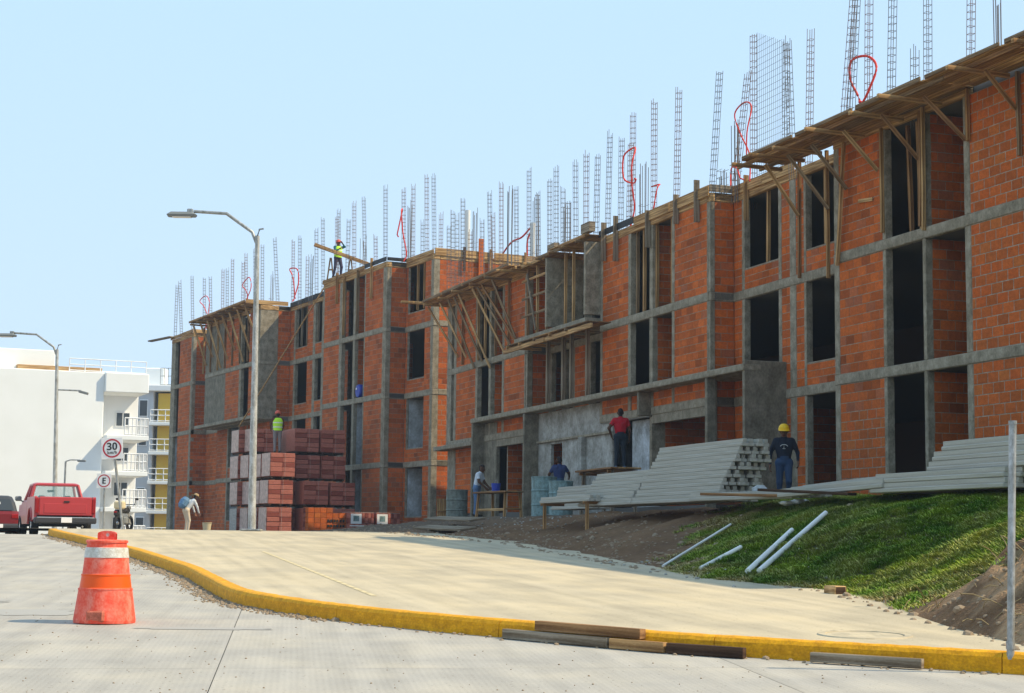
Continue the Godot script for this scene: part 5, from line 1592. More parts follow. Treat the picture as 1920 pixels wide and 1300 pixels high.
func build_site_things() -> void:
	drum("barrel", "grey green steel barrel standing left of the white shirt worker", FA * Transform3D(Basis.IDENTITY, Vector3(55.6, 1.85, -2.5)), 0.36, 1.0, M["drum_grey"])
	drum("barrel", "pale teal plastic drum beside the blue shirt worker", FA * Transform3D(Basis.IDENTITY, Vector3(49.5, 1.85, -1.7)), 0.38, 1.25, M["teal"])
	drum("barrel", "second pale teal drum behind the small joist bundle", FA * Transform3D(Basis.IDENTITY, Vector3(48.6, 1.85, -1.5)), 0.36, 1.1, M["teal"])
	var bd := thing("form_panel", "small weathered wooden panel leaning by the grey barrel", "panel", FA * Transform3D(Basis.IDENTITY, Vector3(56.3, 1.85, -2.9)))
	for k in 3:
		beam(bd, "board", Vector3(0, 0.0, k * 0.13), Vector3(0.08, 0.72, k * 0.13), 0.12, 0.03, M["wood0"])
	beam(bd, "batten", Vector3(-0.03, 0.3, -0.05), Vector3(-0.03, 0.3, 0.32), 0.06, 0.03, M["wood1"])
	# sawing bench
	var wb := thing("work_bench", "rough timber work bench in front of the white shirt worker", "bench", FA * Transform3D(Basis(UP, 0.12), Vector3(51.5, 1.85, -2.4)))
	for k in 3:
		beam(wb, "top_board", Vector3(-1.2, 0.82, -0.3 + k * 0.21), Vector3(1.2, 0.82, -0.3 + k * 0.21), 0.05, 0.2, wood())
	for sx in [-1.0, 1.0]:
		for sz in [-0.28, 0.2]:
			beam(wb, "leg", Vector3(sx, 0, sz * 1.2), Vector3(sx * 0.95, 0.8, sz), 0.08, 0.06, M["wood0"])
		beam(wb, "cross_rail", Vector3(sx, 0.3, -0.32), Vector3(sx, 0.3, 0.24), 0.07, 0.04, M["wood1"])
	beam(wb, "long_rail", Vector3(-1.0, 0.28, -0.3), Vector3(1.0, 0.28, -0.3), 0.08, 0.04, M["wood4"])
	var bu := thing("bucket", "blue bucket on the work bench", "bucket", FA * Transform3D(Basis.IDENTITY, Vector3(51.9, 2.7, -2.4)))
	put(bu, "body", cyl(0.12, 0.26, 20, 0.15), M["blue"], at(Vector3(0, 0.13, 0)))
	tube(bu, "handle", [Vector3(-0.15, 0.25, 0), Vector3(-0.1, 0.36, 0), Vector3(0.1, 0.36, 0), Vector3(0.15, 0.25, 0)], 0.008, M["galv"], 5)
	var bb2 := thing("blue_drum", "blue plastic drum lying on the first floor edge of the farther block", "drum", FC * Transform3D(Basis.IDENTITY, Vector3(71.2, 7.3, 0.25)))
	put(bb2, "body", lathe([Vector2(0, -0.45), Vector2(0.26, -0.45), Vector2(0.29, -0.4), Vector2(0.28, -0.15), Vector2(0.3, -0.12), Vector2(0.28, -0.09), Vector2(0.28, 0.15), Vector2(0.3, 0.18), Vector2(0.29, 0.4), Vector2(0.26, 0.45), Vector2(0, 0.45)], 24), M["blue"], Transform3D(Basis(Vector3.RIGHT, PI / 2), Vector3(0, 0.3, 0.2)))
	put(bb2, "plug", cyl(0.05, 0.03), M["sign_white"], Transform3D(Basis(Vector3.RIGHT, PI / 2), Vector3(0.1, 0.4, -0.26)))
	# timber trestle under the red shirt worker
	var tr := thing("timber_trestle", "low timber trestle platform under the red shirt worker", "trestle", FA * Transform3D(Basis.IDENTITY, Vector3(45.7, 1.9, -1.2)))
	for k in 4:
		beam(tr, "plank", Vector3(-1.35, 1.29, -0.36 + k * 0.23), Vector3(1.35, 1.27 + 0.02 * (k % 2), -0.36 + k * 0.23), 0.05, 0.22, [M["wood1"], M["wood2"], M["wood0"], M["wood4"]][k])
	for sx in [-1.0, 1.0]:
		for sz in [-0.3, 0.3]:
			beam(tr, "leg", Vector3(sx * 1.15, -0.1, sz * 1.2), Vector3(sx * 1.05, 1.24, sz), 0.09, 0.07, M["wood_grey"])
		beam(tr, "cross_rail", Vector3(sx * 1.05, 1.2, -0.45), Vector3(sx * 1.05, 1.2, 0.45), 0.09, 0.06, M["wood1"])
	for k in [[44.6, -6.3, 0.12, "nearer pale plank lying on the dirt below the work bench"], [46.0, -5.6, 0.2, "farther pale plank lying on the dirt below the work bench"]]:
		var p := FA * Vector3(k[0], 0, k[1])
		var t := put(self, "dirt_plank", cbox(Vector3(2.6, 0.06, 0.5), 0.006), M["wood_grey"], FA * Transform3D(Basis(UP, 0.2) * Basis(Vector3.RIGHT, -0.15) * Basis(Vector3.BACK, 0.02), Vector3(k[0], hbank(p.x, -p.z) + k[2], k[1])))
		tag(t, k[3], "plank", "planks on the dirt")
	var wc := thing("wood_block", "small sawn timber block at the corner of the grass and apron", "timber block", at(Vector3(4.02, hap(22.0) + 0.04, -21.9), 0.3))
	put(wc, "block", cbox(Vector3(0.16, 0.11, 0.3), 0.012), M["wood4"])
	put(wc, "end_grain", cbox(Vector3(0.13, 0.085, 0.006), 0.002), M["wood_dark"], at(Vector3(0, 0, 0.152)))
	var lb := thing("loose_brick", "single orange brick standing at the doorway behind the right joist pile", "brick", FA * Transform3D(Basis.IDENTITY, Vector3(28.6, 2.0, -1.2)))
	put(lb, "brick", cbox(Vector3(0.2, 0.6, 0.24), 0.006), M["brick2"], at(Vector3(0, 0.45, 0)))
	put(lb, "brick", cbox(Vector3(0.36, 0.2, 0.26), 0.006), M["brick4"], at(Vector3(0, 0.05, 0)))
	# white pipes on the bank: lower end near the apron, upper end up the slope
	var pp := [["long thin broken white pipe, leftmost on the bank", 2.45, 28.3, 3.95, 31.6, 0.022], ["short white pipe lying near the foot of the bank", 2.85, 26.4, 3.55, 27.2, 0.035], ["left of the two long white pipes lying side by side on the bank", 3.35, 24.95, 4.4, 27.6, 0.04], ["right of the two long white pipes lying side by side on the bank", 3.5, 24.85, 5.0, 28.0, 0.04]]
	for q in pp:
		var a := Vector3(q[1], hbank(q[1], q[2]) + q[5], -q[2])
		var b := Vector3(q[3], hbank(q[3], q[4]) + q[5] + 0.02, -q[4])
		var mid := (a + b) * 0.5
		mid.y = maxf(mid.y, hbank(mid.x, -mid.z) + q[5])
		var o := thing("white_pipe", q[0], "pipe", at(mid), "white pipes on the bank")
		var m2 := a.lerp(b, 0.55)
		tube(o, "pipe_length", [a - mid, m2 - mid], q[5], M["white_pipe"], 10)
		tube(o, "pipe_length", [m2 - mid + (b - a).normalized() * 0.02, b - mid], q[5] * 0.97, M["foam"], 10)

# ---------------------------------------------------------------- people
func add_body(st: SurfaceTool, bones: Array, cell: float, k := 0.03) -> void:
	# distance field of tapered capsules joined by a smooth minimum, meshed as surface nets
	var mn := Vector3.ONE * 1e9
	var mx := Vector3.ONE * -1e9
	for b in bones:
		var r: float = maxf(b[2], b[3]) + 0.05
		for p in [b[0], b[1]]:
			mn = mn.min(p - Vector3.ONE * r)
			mx = mx.max(p + Vector3.ONE * r)
	var nx := int(ceilf((mx.x - mn.x) / cell)) + 1
	var ny := int(ceilf((mx.y - mn.y) / cell)) + 1
	var nzz := int(ceilf((mx.z - mn.z) / cell)) + 1
	var F := PackedFloat32Array()
	F.resize(nx * ny * nzz)
	F.fill(1.0)
	var R := PackedFloat32Array()
	R.resize(F.size())
	R.fill(1.0)
	var CI := PackedInt32Array()
	CI.resize(F.size())
	for bi in bones.size():
		var b: Array = bones[bi]
		var a: Vector3 = b[0]
		var ab: Vector3 = b[1] - b[0]
		var l2 := maxf(ab.length_squared(), 1e-8)
		var r0: float = b[2]
		var r1: float = b[3]
		var g := maxf(r0, r1) + 0.045
		var lo: Vector3 = (a.min(b[1]) - Vector3.ONE * g - mn) / cell
		var hi: Vector3 = (a.max(b[1]) + Vector3.ONE * g - mn) / cell
		for z in range(maxi(0, int(lo.z)), mini(nzz, int(hi.z) + 2)):
			for y in range(maxi(0, int(lo.y)), mini(ny, int(hi.y) + 2)):
				for x in range(maxi(0, int(lo.x)), mini(nx, int(hi.x) + 2)):
					var p := mn + Vector3(x, y, z) * cell
					var t := clampf((p - a).dot(ab) / l2, 0.0, 1.0)
					var d := p.distance_to(a + ab * t) - lerpf(r0, r1, t)
					var i := (z * ny + y) * nx + x
					var f := F[i]
					var h := clampf(0.5 + 0.5 * (d - f) / k, 0.0, 1.0)
					F[i] = lerpf(d, f, h) - k * h * (1.0 - h)
					if d < R[i]:
						R[i] = d
						CI[i] = bi
	var idx := {}
	var V := []
	var C := []
	var N := []
	var off := [0, 1, nx, nx + 1, nx * ny, nx * ny + 1, nx * ny + nx, nx * ny + nx + 1]
	for z in nzz - 1:
		for y in ny - 1:
			for x in nx - 1:
				var i := (z * ny + y) * nx + x
				var s := 0
				for c in 8:
					if F[i + off[c]] < 0.0:
						s += 1
				if s == 0 or s == 8:
					continue
				var acc := Vector3.ZERO
				var n := 0
				for e in [[0, 1], [2, 3], [4, 5], [6, 7], [0, 2], [1, 3], [4, 6], [5, 7], [0, 4], [1, 5], [2, 6], [3, 7]]:
					var fa := F[i + off[e[0]]]
					var fb := F[i + off[e[1]]]
					if (fa < 0.0) != (fb < 0.0):
						var t := fa / (fa - fb)
						var pa := Vector3(e[0] & 1, (e[0] >> 1) & 1, e[0] >> 2)
						var pb := Vector3(e[1] & 1, (e[1] >> 1) & 1, e[1] >> 2)
						acc += pa.lerp(pb, t)
						n += 1
				var gr := Vector3(F[i + 1] - F[i] + F[i + off[7]] - F[i + off[6]], F[i + nx] - F[i] + F[i + off[7]] - F[i + off[5]], F[i + off[4]] - F[i] + F[i + off[7]] - F[i + off[3]])
				idx[i] = V.size()
				V.append(mn + (Vector3(x, y, z) + acc / n) * cell)
				N.append(gr.normalized())
				C.append(bones[CI[i + off[0]]][4])
	for i0 in idx:
		var i: int = i0
		for ax in 3:
			var st0: int = [1, nx, nx * ny][ax]
			var u: int = [nx, nx * ny, 1][ax]
			var v: int = [nx * ny, 1, nx][ax]
			if (F[i] < 0.0) == (F[i + st0] < 0.0):
				continue
			if not (idx.has(i - u) and idx.has(i - v) and idx.has(i - u - v)):
				continue
			var q := [idx[i], idx[i - u], idx[i - u - v], idx[i - v]]
			var cr: Vector3 = (V[q[1]] - V[q[0]]).cross(V[q[2]] - V[q[0]])
			var nn: Vector3 = N[q[0]] + N[q[2]]
			var od := [0, 1, 2, 0, 2, 3] if cr.dot(nn) < 0 else [0, 2, 1, 0, 3, 2]
			for j in od:
				st.set_color(C[q[j]])
				st.set_normal(N[q[j]])
				st.set_uv(Vector2.ZERO)
				st.add_vertex(V[q[j]])

func v3(a: Array) -> Vector3:
	return Vector3(a[0], a[1], a[2])

# J: joints as arrays, facing +z. cols: shirt, pants, skin, shoe, hair, sleeve (colour of the forearm)
func person(label: String, xf: Transform3D, J: Dictionary, cols: Dictionary) -> Node3D:
	var d := {"pelvis": [0, 0.95, 0], "chest": [0, 1.28, 0], "neck": [0, 1.45, 0], "head": [0, 1.57, 0.02], "look": [0, 0, 1],
		"sl": [0.18, 1.4, 0], "el": [0.25, 1.13, -0.02], "wl": [0.26, 0.9, 0.08], "sr": [-0.18, 1.4, 0], "er": [-0.25, 1.13, -0.02], "wr": [-0.26, 0.9, 0.08],
		"hl": [0.09, 0.92, 0], "kl": [0.1, 0.5, 0.02], "al": [0.1, 0.08, -0.02], "hr": [-0.09, 0.92, 0], "kr": [-0.1, 0.5, 0.02], "ar": [-0.1, 0.08, -0.02]}
	for k in J:
		d[k] = J[k]
	var q := {}
	for k in d:
		q[k] = v3(d[k])
	var sh: Color = cols.shirt
	var pa: Color = cols.pants
	var sk: Color = cols.skin
	var so: Color = cols.shoe
	var ha: Color = cols.hair
	var sv: Color = cols.get("sleeve", sk)
	var lk: Vector3 = q.look.normalized()
	var rt := lk.cross(UP).normalized()
	var hu := rt.cross(lk).normalized()
	var H: Vector3 = q.head
	var bones := [
		[q.pelvis, q.pelvis.lerp(q.chest, 0.35), 0.125, 0.12, pa], [q.pelvis.lerp(q.chest, 0.3), q.chest, 0.12, 0.135, sh],
		[q.hl.lerp(q.chest, 0.35), q.sl.lerp(q.chest, 0.35), 0.09, 0.1, sh], [q.hr.lerp(q.chest, 0.35), q.sr.lerp(q.chest, 0.35), 0.09, 0.1, sh],
		[q.sl.lerp(q.sr, 0.12), q.sr.lerp(q.sl, 0.12), 0.068, 0.068, sh], [q.chest, q.neck, 0.1, 0.06, sh], [q.neck, H, 0.055, 0.055, sk],
		[q.hl, q.hr, 0.105, 0.105, pa],
		[q.hl, q.kl, 0.1, 0.066, pa], [q.kl, q.al, 0.064, 0.05, pa], [q.hr, q.kr, 0.1, 0.066, pa], [q.kr, q.ar, 0.064, 0.05, pa],
		[q.sl, q.sl.lerp(q.el, 0.55), 0.062, 0.056, sh], [q.sl.lerp(q.el, 0.55), q.el, 0.05, 0.043, sv], [q.el, q.wl, 0.043, 0.03, sv],
		[q.sr, q.sr.lerp(q.er, 0.55), 0.062, 0.056, sh], [q.sr.lerp(q.er, 0.55), q.er, 0.05, 0.043, sv], [q.er, q.wr, 0.043, 0.03, sv]]
	for s in ["l", "r"]:
		var an: Vector3 = q["a" + s]
		var kn: Vector3 = q["k" + s]
		var fw: Vector3 = J.get("toe_dir", Vector3(0, 0, 1)) if J.has("toe_dir") else Vector3(0, 0, 1)
		bones.append([an + Vector3(0, -0.035, -0.04), an + fw * 0.17 + Vector3(0, -0.045, 0), 0.042, 0.034, so])
	var st := newst()
	add_body(st, bones, 0.02)
	# head on its own finer grid: skull, jaw, nose, brow, ears, hair, eyes, mouth
	var hb := [[H + hu * 0.03, H + hu * 0.06 - lk * 0.015, 0.083, 0.082, sk], [H - hu * 0.05 + lk * 0.03, H + hu * 0.0 + lk * 0.025, 0.05, 0.065, sk], [H + lk * 0.085 + hu * 0.03, H + lk * 0.105 - hu * 0.005, 0.012, 0.016, sk],
		[H + rt * 0.083 + hu * 0.015, H + rt * 0.085 + hu * 0.045, 0.014, 0.018, sk], [H - rt * 0.083 + hu * 0.015, H - rt * 0.085 + hu * 0.045, 0.014, 0.018, sk],
		[H + hu * 0.09 - lk * 0.02, H + hu * 0.06 - lk * 0.055, 0.078, 0.066, ha], [H + hu * 0.04 - lk * 0.05, H - hu * 0.02 - lk * 0.045, 0.06, 0.05, ha],
		[H + lk * 0.084 + rt * 0.032 + hu * 0.035, H + lk * 0.086 + rt * 0.032 + hu * 0.035, 0.012, 0.012, Color(0.01, 0.008, 0.008)], [H + lk * 0.084 - rt * 0.032 + hu * 0.035, H + lk * 0.086 - rt * 0.032 + hu * 0.035, 0.012, 0.012, Color(0.01, 0.008, 0.008)],
		[H + lk * 0.08 + rt * 0.02 - hu * 0.045, H + lk * 0.08 - rt * 0.02 - hu * 0.045, 0.01, 0.01, Color(0.12, 0.03, 0.025)], [q.neck, H - hu * 0.03, 0.05, 0.052, sk]]
	add_body(st, hb, 0.01, 0.012)
	# hands: palm, four fingers of different length bent at the knuckle, thumb from the side of the palm
	for s in ["l", "r"]:
		var w: Vector3 = q["w" + s]
		var dr: Vector3 = (w - q["e" + s]).normalized()
		var sg := 1.0 if s == "l" else -1.0
		var pn := Vector3(-sg, 0, 0.25)
		pn = (pn - dr * pn.dot(dr)).normalized()
		var ac := dr.cross(pn).normalized()
		if ac.z > 0:
			ac = -ac
		var hnd := [[w - dr * 0.03, w + dr * 0.02, 0.03, 0.027, sv if cols.has("gloves") else sk]]
		for f in 4:
			var o := ac * (f - 1.5) * 0.021
			var ln: float = [0.07, 0.08, 0.076, 0.058][f]
			var base := w + dr * 0.085 + o
			var kn := base + dr * ln * 0.5 + pn * 0.012
			hnd.append([w + dr * 0.02 + o * 0.8, base, 0.015, 0.012, sk])
			hnd.append([base, kn, 0.0105, 0.0095, sk])
			hnd.append([kn, kn + dr * ln * 0.3 + pn * ln * 0.42, 0.0095, 0.008, sk])
		var tb := w + dr * 0.035 - ac * 0.036
		hnd.append([w + dr * 0.02 - ac * 0.015, tb, 0.014, 0.012, sk])
		hnd.append([tb, tb + dr * 0.035 - ac * 0.016 + pn * 0.012, 0.0115, 0.009, sk])
		add_body(st, hnd, 0.0075, 0.006)
	var o := thing("person", label, "person", xf, "workers on the site")
	put(o, "body", st.commit(), M["person"])
	return o

func hard_hat(o: Node3D, h: Vector3, look: Vector3, m: Material) -> void:
	var lk := look.normalized()
	var rt := lk.cross(UP).normalized()
	var bs := Basis(rt, rt.cross(lk).normalized(), -lk)
	var sh := put(o, "hard_hat", lathe([Vector2(0.118, 0.0), Vector2(0.12, 0.03), Vector2(0.108, 0.08), Vector2(0.08, 0.12), Vector2(0.04, 0.14), Vector2(0.0, 0.145)], 20), m, Transform3D(bs, h + bs.y * 0.055))
	put(sh, "brim", loft([rrect(0.22, 0.32, -0.004, 0.1, -0.035), rrect(0.245, 0.34, 0.003, 0.12, -0.035), rrect(0.22, 0.3, 0.016, 0.1, -0.03)]), m)

func vest(o: Node3D, pelvis: Vector3, chest: Vector3, neck: Vector3, right: Vector3) -> void:
	var up := (chest - pelvis).normalized()
	var fw := right.cross(up).normalized()
	var rings := []
	for a in [[-0.02, 0.19, 0.155], [0.1, 0.185, 0.155], [0.22, 0.2, 0.165], [0.36, 0.215, 0.165], [0.45, 0.2, 0.14], [0.5, 0.13, 0.1]]:
		var c: Vector3 = pelvis + up * a[0]
		var r := []
		for k in 20:
			var t := TAU * k / 20
			r.append(c + right * cos(t) * a[1] + fw * sin(t) * a[2])
		rings.append(r)
	var v := put(o, "safety_vest", loft(rings, false, false), M["vest"])
	for y in [0.12, 0.3]:
		var rr := []
		for e in [-0.02, 0.02]:
			var r := []
			for k in 20:
				var t := TAU * k / 20
				var wd := lerpf(0.19, 0.215, y / 0.36)
				r.append(pelvis + up * (y + e) + right * cos(t) * wd + fw * sin(t) * 0.17)
			rr.append(r)
		put(v, "reflective_band", loft(rr, false, false), M["vest_band"])

func build_people() -> void:
	var skin := Color(0.16, 0.075, 0.045)
	var dark := Color(0.02, 0.015, 0.013)
	var boot := Color(0.03, 0.025, 0.02)
	var denim := Color(0.07, 0.13, 0.26)
	# yellow helmet worker walking towards the viewer
	var o := person("worker in a dark hooded sweatshirt and yellow hard hat walking past the concrete wall", at(Vector3(5.9, 1.98, -38.0), -0.15),
		{"wl": [0.3, 0.92, 0.12], "el": [0.29, 1.15, -0.04], "wr": [-0.3, 0.86, 0.0], "er": [-0.29, 1.13, -0.08], "kl": [0.1, 0.52, 0.12], "al": [0.1, 0.12, 0.02], "look": [0.05, -0.25, 1]},
		{"shirt": Color(0.012, 0.017, 0.028), "pants": Color(0.035, 0.06, 0.12), "skin": skin, "shoe": boot, "hair": dark, "sleeve": Color(0.012, 0.017, 0.028)})
	hard_hat(o, Vector3(0, 1.57, 0.02), Vector3(0.05, -0.15, 1), M["helmet"])
	var ar := []
	for k in 7:
		var a := PI * (0.15 + 0.7 * k / 6.0)
		ar.append(Vector3(cos(a) * 0.09, 1.24 + sin(a) * 0.07, 0.148))
	tube(o, "chest_print", ar, 0.006, M["foam"], 5)
	tube(o, "chest_print", [Vector3(0, 1.29, 0.15), Vector3(0, 1.24, 0.152), Vector3(-0.03, 1.22, 0.15), Vector3(0.03, 1.22, 0.15)], 0.005, M["foam"], 5)
	# red shirt, seen from behind, hands on hips
	person("worker in a red t-shirt and dark trousers standing with his back turned on the trestle", at(Vector3(3.1, 3.22, -49.8), PI + 0.1),
		{"el": [0.34, 1.16, -0.08], "wl": [0.24, 0.94, 0.08], "er": [-0.27, 1.13, 0.0], "wr": [-0.27, 0.88, 0.1], "al": [0.13, 0.08, 0], "ar": [-0.12, 0.08, 0]},
		{"shirt": Color(0.42, 0.008, 0.02), "pants": Color(0.012, 0.02, 0.035), "skin": skin * 0.6, "shoe": Color(0.06, 0.11, 0.18), "hair": dark})
	# blue shirt behind the drum
	person("worker in a navy blue shirt seen from behind beside the teal drum", at(Vector3(1.5, 2.06, -54.2), PI + 0.3),
		{"el": [0.29, 1.17, 0.12], "wl": [0.2, 1.02, 0.34], "er": [-0.33, 1.22, 0.06], "wr": [-0.42, 1.12, 0.28], "look": [-0.2, -0.2, 1]},
		{"shirt": Color(0.035, 0.05, 0.13), "pants": Color(0.05, 0.1, 0.16), "skin": skin * 0.6, "shoe": boot, "hair": dark})
	# white shirt at the bench, facing right
	person("worker in a white t-shirt and blue jeans working at the timber bench", at(Vector3(-1.1, 1.97, -57.7), 1.25),
		{"chest": [0, 1.26, 0.07], "neck": [0, 1.42, 0.12], "head": [0, 1.53, 0.17], "look": [0, -0.4, 1], "sl": [0.18, 1.37, 0.1], "sr": [-0.18, 1.37, 0.1], "el": [0.23, 1.12, 0.18], "wl": [0.16, 0.95, 0.38], "er": [-0.23, 1.12, 0.16], "wr": [-0.16, 0.93, 0.36]},
		{"shirt": Color(0.62, 0.66, 0.72), "pants": Color(0.1, 0.17, 0.3), "skin": skin * 0.6, "shoe": boot, "hair": dark})
	# vest worker on the pallets, back turned
	o = person("worker in a fluorescent yellow vest and red cap standing on the brick pallets", Transform3D(Basis(UP, PI + 0.35), FC * Vector3(69.0, 4.67, -4.3)),
		{"el": [0.27, 1.16, 0.1], "wl": [0.22, 0.98, 0.26], "er": [-0.26, 1.15, 0.08], "wr": [-0.24, 0.96, 0.22]},
		{"shirt": Color(0.1, 0.03, 0.025), "pants": Color(0.2, 0.19, 0.19), "skin": skin, "shoe": boot, "hair": dark, "sleeve": Color(0.1, 0.03, 0.025)})
	vest(o, Vector3(0, 0.95, 0), Vector3(0, 1.28, 0), Vector3(0, 1.45, 0), Vector3.RIGHT)
	hard_hat(o, Vector3(0, 1.57, 0.02), Vector3(0, -0.1, 1), M["helmet_red"])
	# second figure's arm beside him: a helper half hidden
	# stooping person with a backpack
	o = person("person with a light blue backpack and straw hat stooping by a bucket", at(Vector3(-12.95, 1.38, -71.0), 2.2),
		{"pelvis": [0, 0.93, -0.08], "chest": [0, 1.2, 0.1], "neck": [0, 1.33, 0.24], "head": [0, 1.4, 0.34], "look": [0, -0.7, 1], "sl": [0.17, 1.28, 0.2], "sr": [-0.17, 1.28, 0.2], "el": [0.2, 1.03, 0.32], "wl": [0.17, 0.8, 0.4], "er": [-0.2, 1.03, 0.32], "wr": [-0.17, 0.78, 0.42], "hl": [0.09, 0.9, -0.08], "hr": [-0.09, 0.9, -0.08]},
		{"shirt": Color(0.6, 0.62, 0.64), "pants": Color(0.6, 0.5, 0.38), "skin": skin * 1.3, "shoe": boot, "hair": dark, "sleeve": Color(0.6, 0.62, 0.64)})
	var bs := Basis(Vector3.RIGHT, 0.55)
	put(o, "backpack", loft([rrect(0.3, 0.16, -0.22, 0.07), rrect(0.4, 0.28, -0.12, 0.1), rrect(0.42, 0.3, 0.1, 0.1), rrect(0.3, 0.2, 0.24, 0.08)]), M["light_blue"], Transform3D(bs, Vector3(0, 1.2, -0.19)))
	var hat := put(o, "straw_hat", lathe([Vector2(0.2, 0.0), Vector2(0.21, 0.01), Vector2(0.11, 0.02), Vector2(0.1, 0.09), Vector2(0.06, 0.12), Vector2(0, 0.12)], 24), M["hat"], Transform3D(Basis(Vector3.RIGHT, 0.4), Vector3(0, 1.47, 0.34)))
	hat.name = "straw_hat"
	var bk := thing("bucket", "small tan bucket on the crest beside the stooping person", "bucket", at(Vector3(-12.2, 1.38, -71.2)))
	put(bk, "body", cyl(0.15, 0.3, 20, 0.19), M["bucket"], at(Vector3(0, 0.27, 0)))
	put(bk, "rim", lathe([Vector2(0.19, 0.4), Vector2(0.205, 0.41), Vector2(0.205, 0.43), Vector2(0.185, 0.43)], 20), M["bucket"])
	# roof worker carrying a timber
	o = person("worker in a fluorescent yellow vest carrying a long timber on the roof", at(Vector3(-7.95, 12.98, -78.9), 0.7),
		{"el": [0.3, 1.45, 0.1], "wl": [0.13, 1.6, 0.14], "er": [-0.25, 1.18, 0.14], "wr": [-0.14, 1.28, 0.3], "kl": [0.12, 0.5, 0.14], "al": [0.12, 0.08, 0.08], "kr": [-0.12, 0.5, -0.02], "ar": [-0.12, 0.1, -0.16]},
		{"shirt": Color(0.02, 0.12, 0.14), "pants": Color(0.06, 0.055, 0.1), "skin": skin * 1.2, "shoe": boot, "hair": Color(0.1, 0.03, 0.02), "sleeve": Color(0.02, 0.12, 0.14)})
	vest(o, Vector3(0, 0.95, 0), Vector3(0, 1.28, 0), Vector3(0, 1.45, 0), Vector3.RIGHT)
	hard_hat(o, Vector3(0, 1.57, 0.02), Vector3(0, 0, 1), M["helmet_red"])
	var tb := put(self, "carried_timber", cbox(Vector3(2.6, 0.16, 0.1), 0.008), M["wood2"], Transform3D(Basis(Vector3(0, 1, 0), 0.25) * Basis(Vector3.BACK, -0.3), Vector3(-7.75, 14.0, -78.5)))
	tag(tb, "long pale timber carried at an angle by the roof worker", "timber")
	for k in 2:
		var lt := thing("roof_trestle", ["left", "right"][k] + " timber trestle leg beside the roof worker", "trestle", at(Vector3(-8.3 + k * 0.9, 12.95, -79.2)), "trestles on the far roof")
		beam(lt, "leg", Vector3(-0.14, 0, 0), Vector3(-0.02, 1.0, 0), 0.09, 0.06, M["wood3"])
		beam(lt, "leg", Vector3(0.14, 0, 0), Vector3(0.02, 1.0, 0), 0.09, 0.06, M["wood3"])
		beam(lt, "rung", Vector3(-0.1, 0.45, 0), Vector3(0.1, 0.45, 0), 0.07, 0.04, M["wood0"])

# ---------------------------------------------------------------- small litter
func pebble(sd: int) -> ArrayMesh:
	var rg := RandomNumberGenerator.new()
	rg.seed = sd
	var rings := []
	for k in 4:
		var y := -0.5 + k / 3.0
		var r := sqrt(maxf(0.05, 0.27 - y * y))
		var a := []
		for i in 7:
			var t := TAU * i / 7.0
			a.append(Vector3(cos(t) * r * rg.randf_range(0.8, 1.2), y * 0.8, sin(t) * r * rg.randf_range(0.8, 1.2)))
		rings.append(a)
	return loft(rings)

func scatter(called: String, label: String, cat: String, m: Material, pts: Array, sd: int) -> void:
	var mm := MultiMesh.new()
	mm.transform_format = MultiMesh.TRANSFORM_3D
	mm.mesh = pebble(sd)
	mm.instance_count = pts.size()
	for i in pts.size():
		mm.set_instance_transform(i, Transform3D(Basis(Vector3(rng.randf(), rng.randf(), rng.randf() + 0.1).normalized(), rng.randf() * TAU).scaled(Vector3(1, rng.randf_range(0.5, 0.9), rng.randf_range(0.7, 1.2)) * pts[i][1]), pts[i][0]))
	var o := MultiMeshInstance3D.new()
	o.name = called
	o.multimesh = mm
	o.material_override = m
	add_child(o)
	tag(o, label, cat)
	o.set_meta("kind", "stuff")

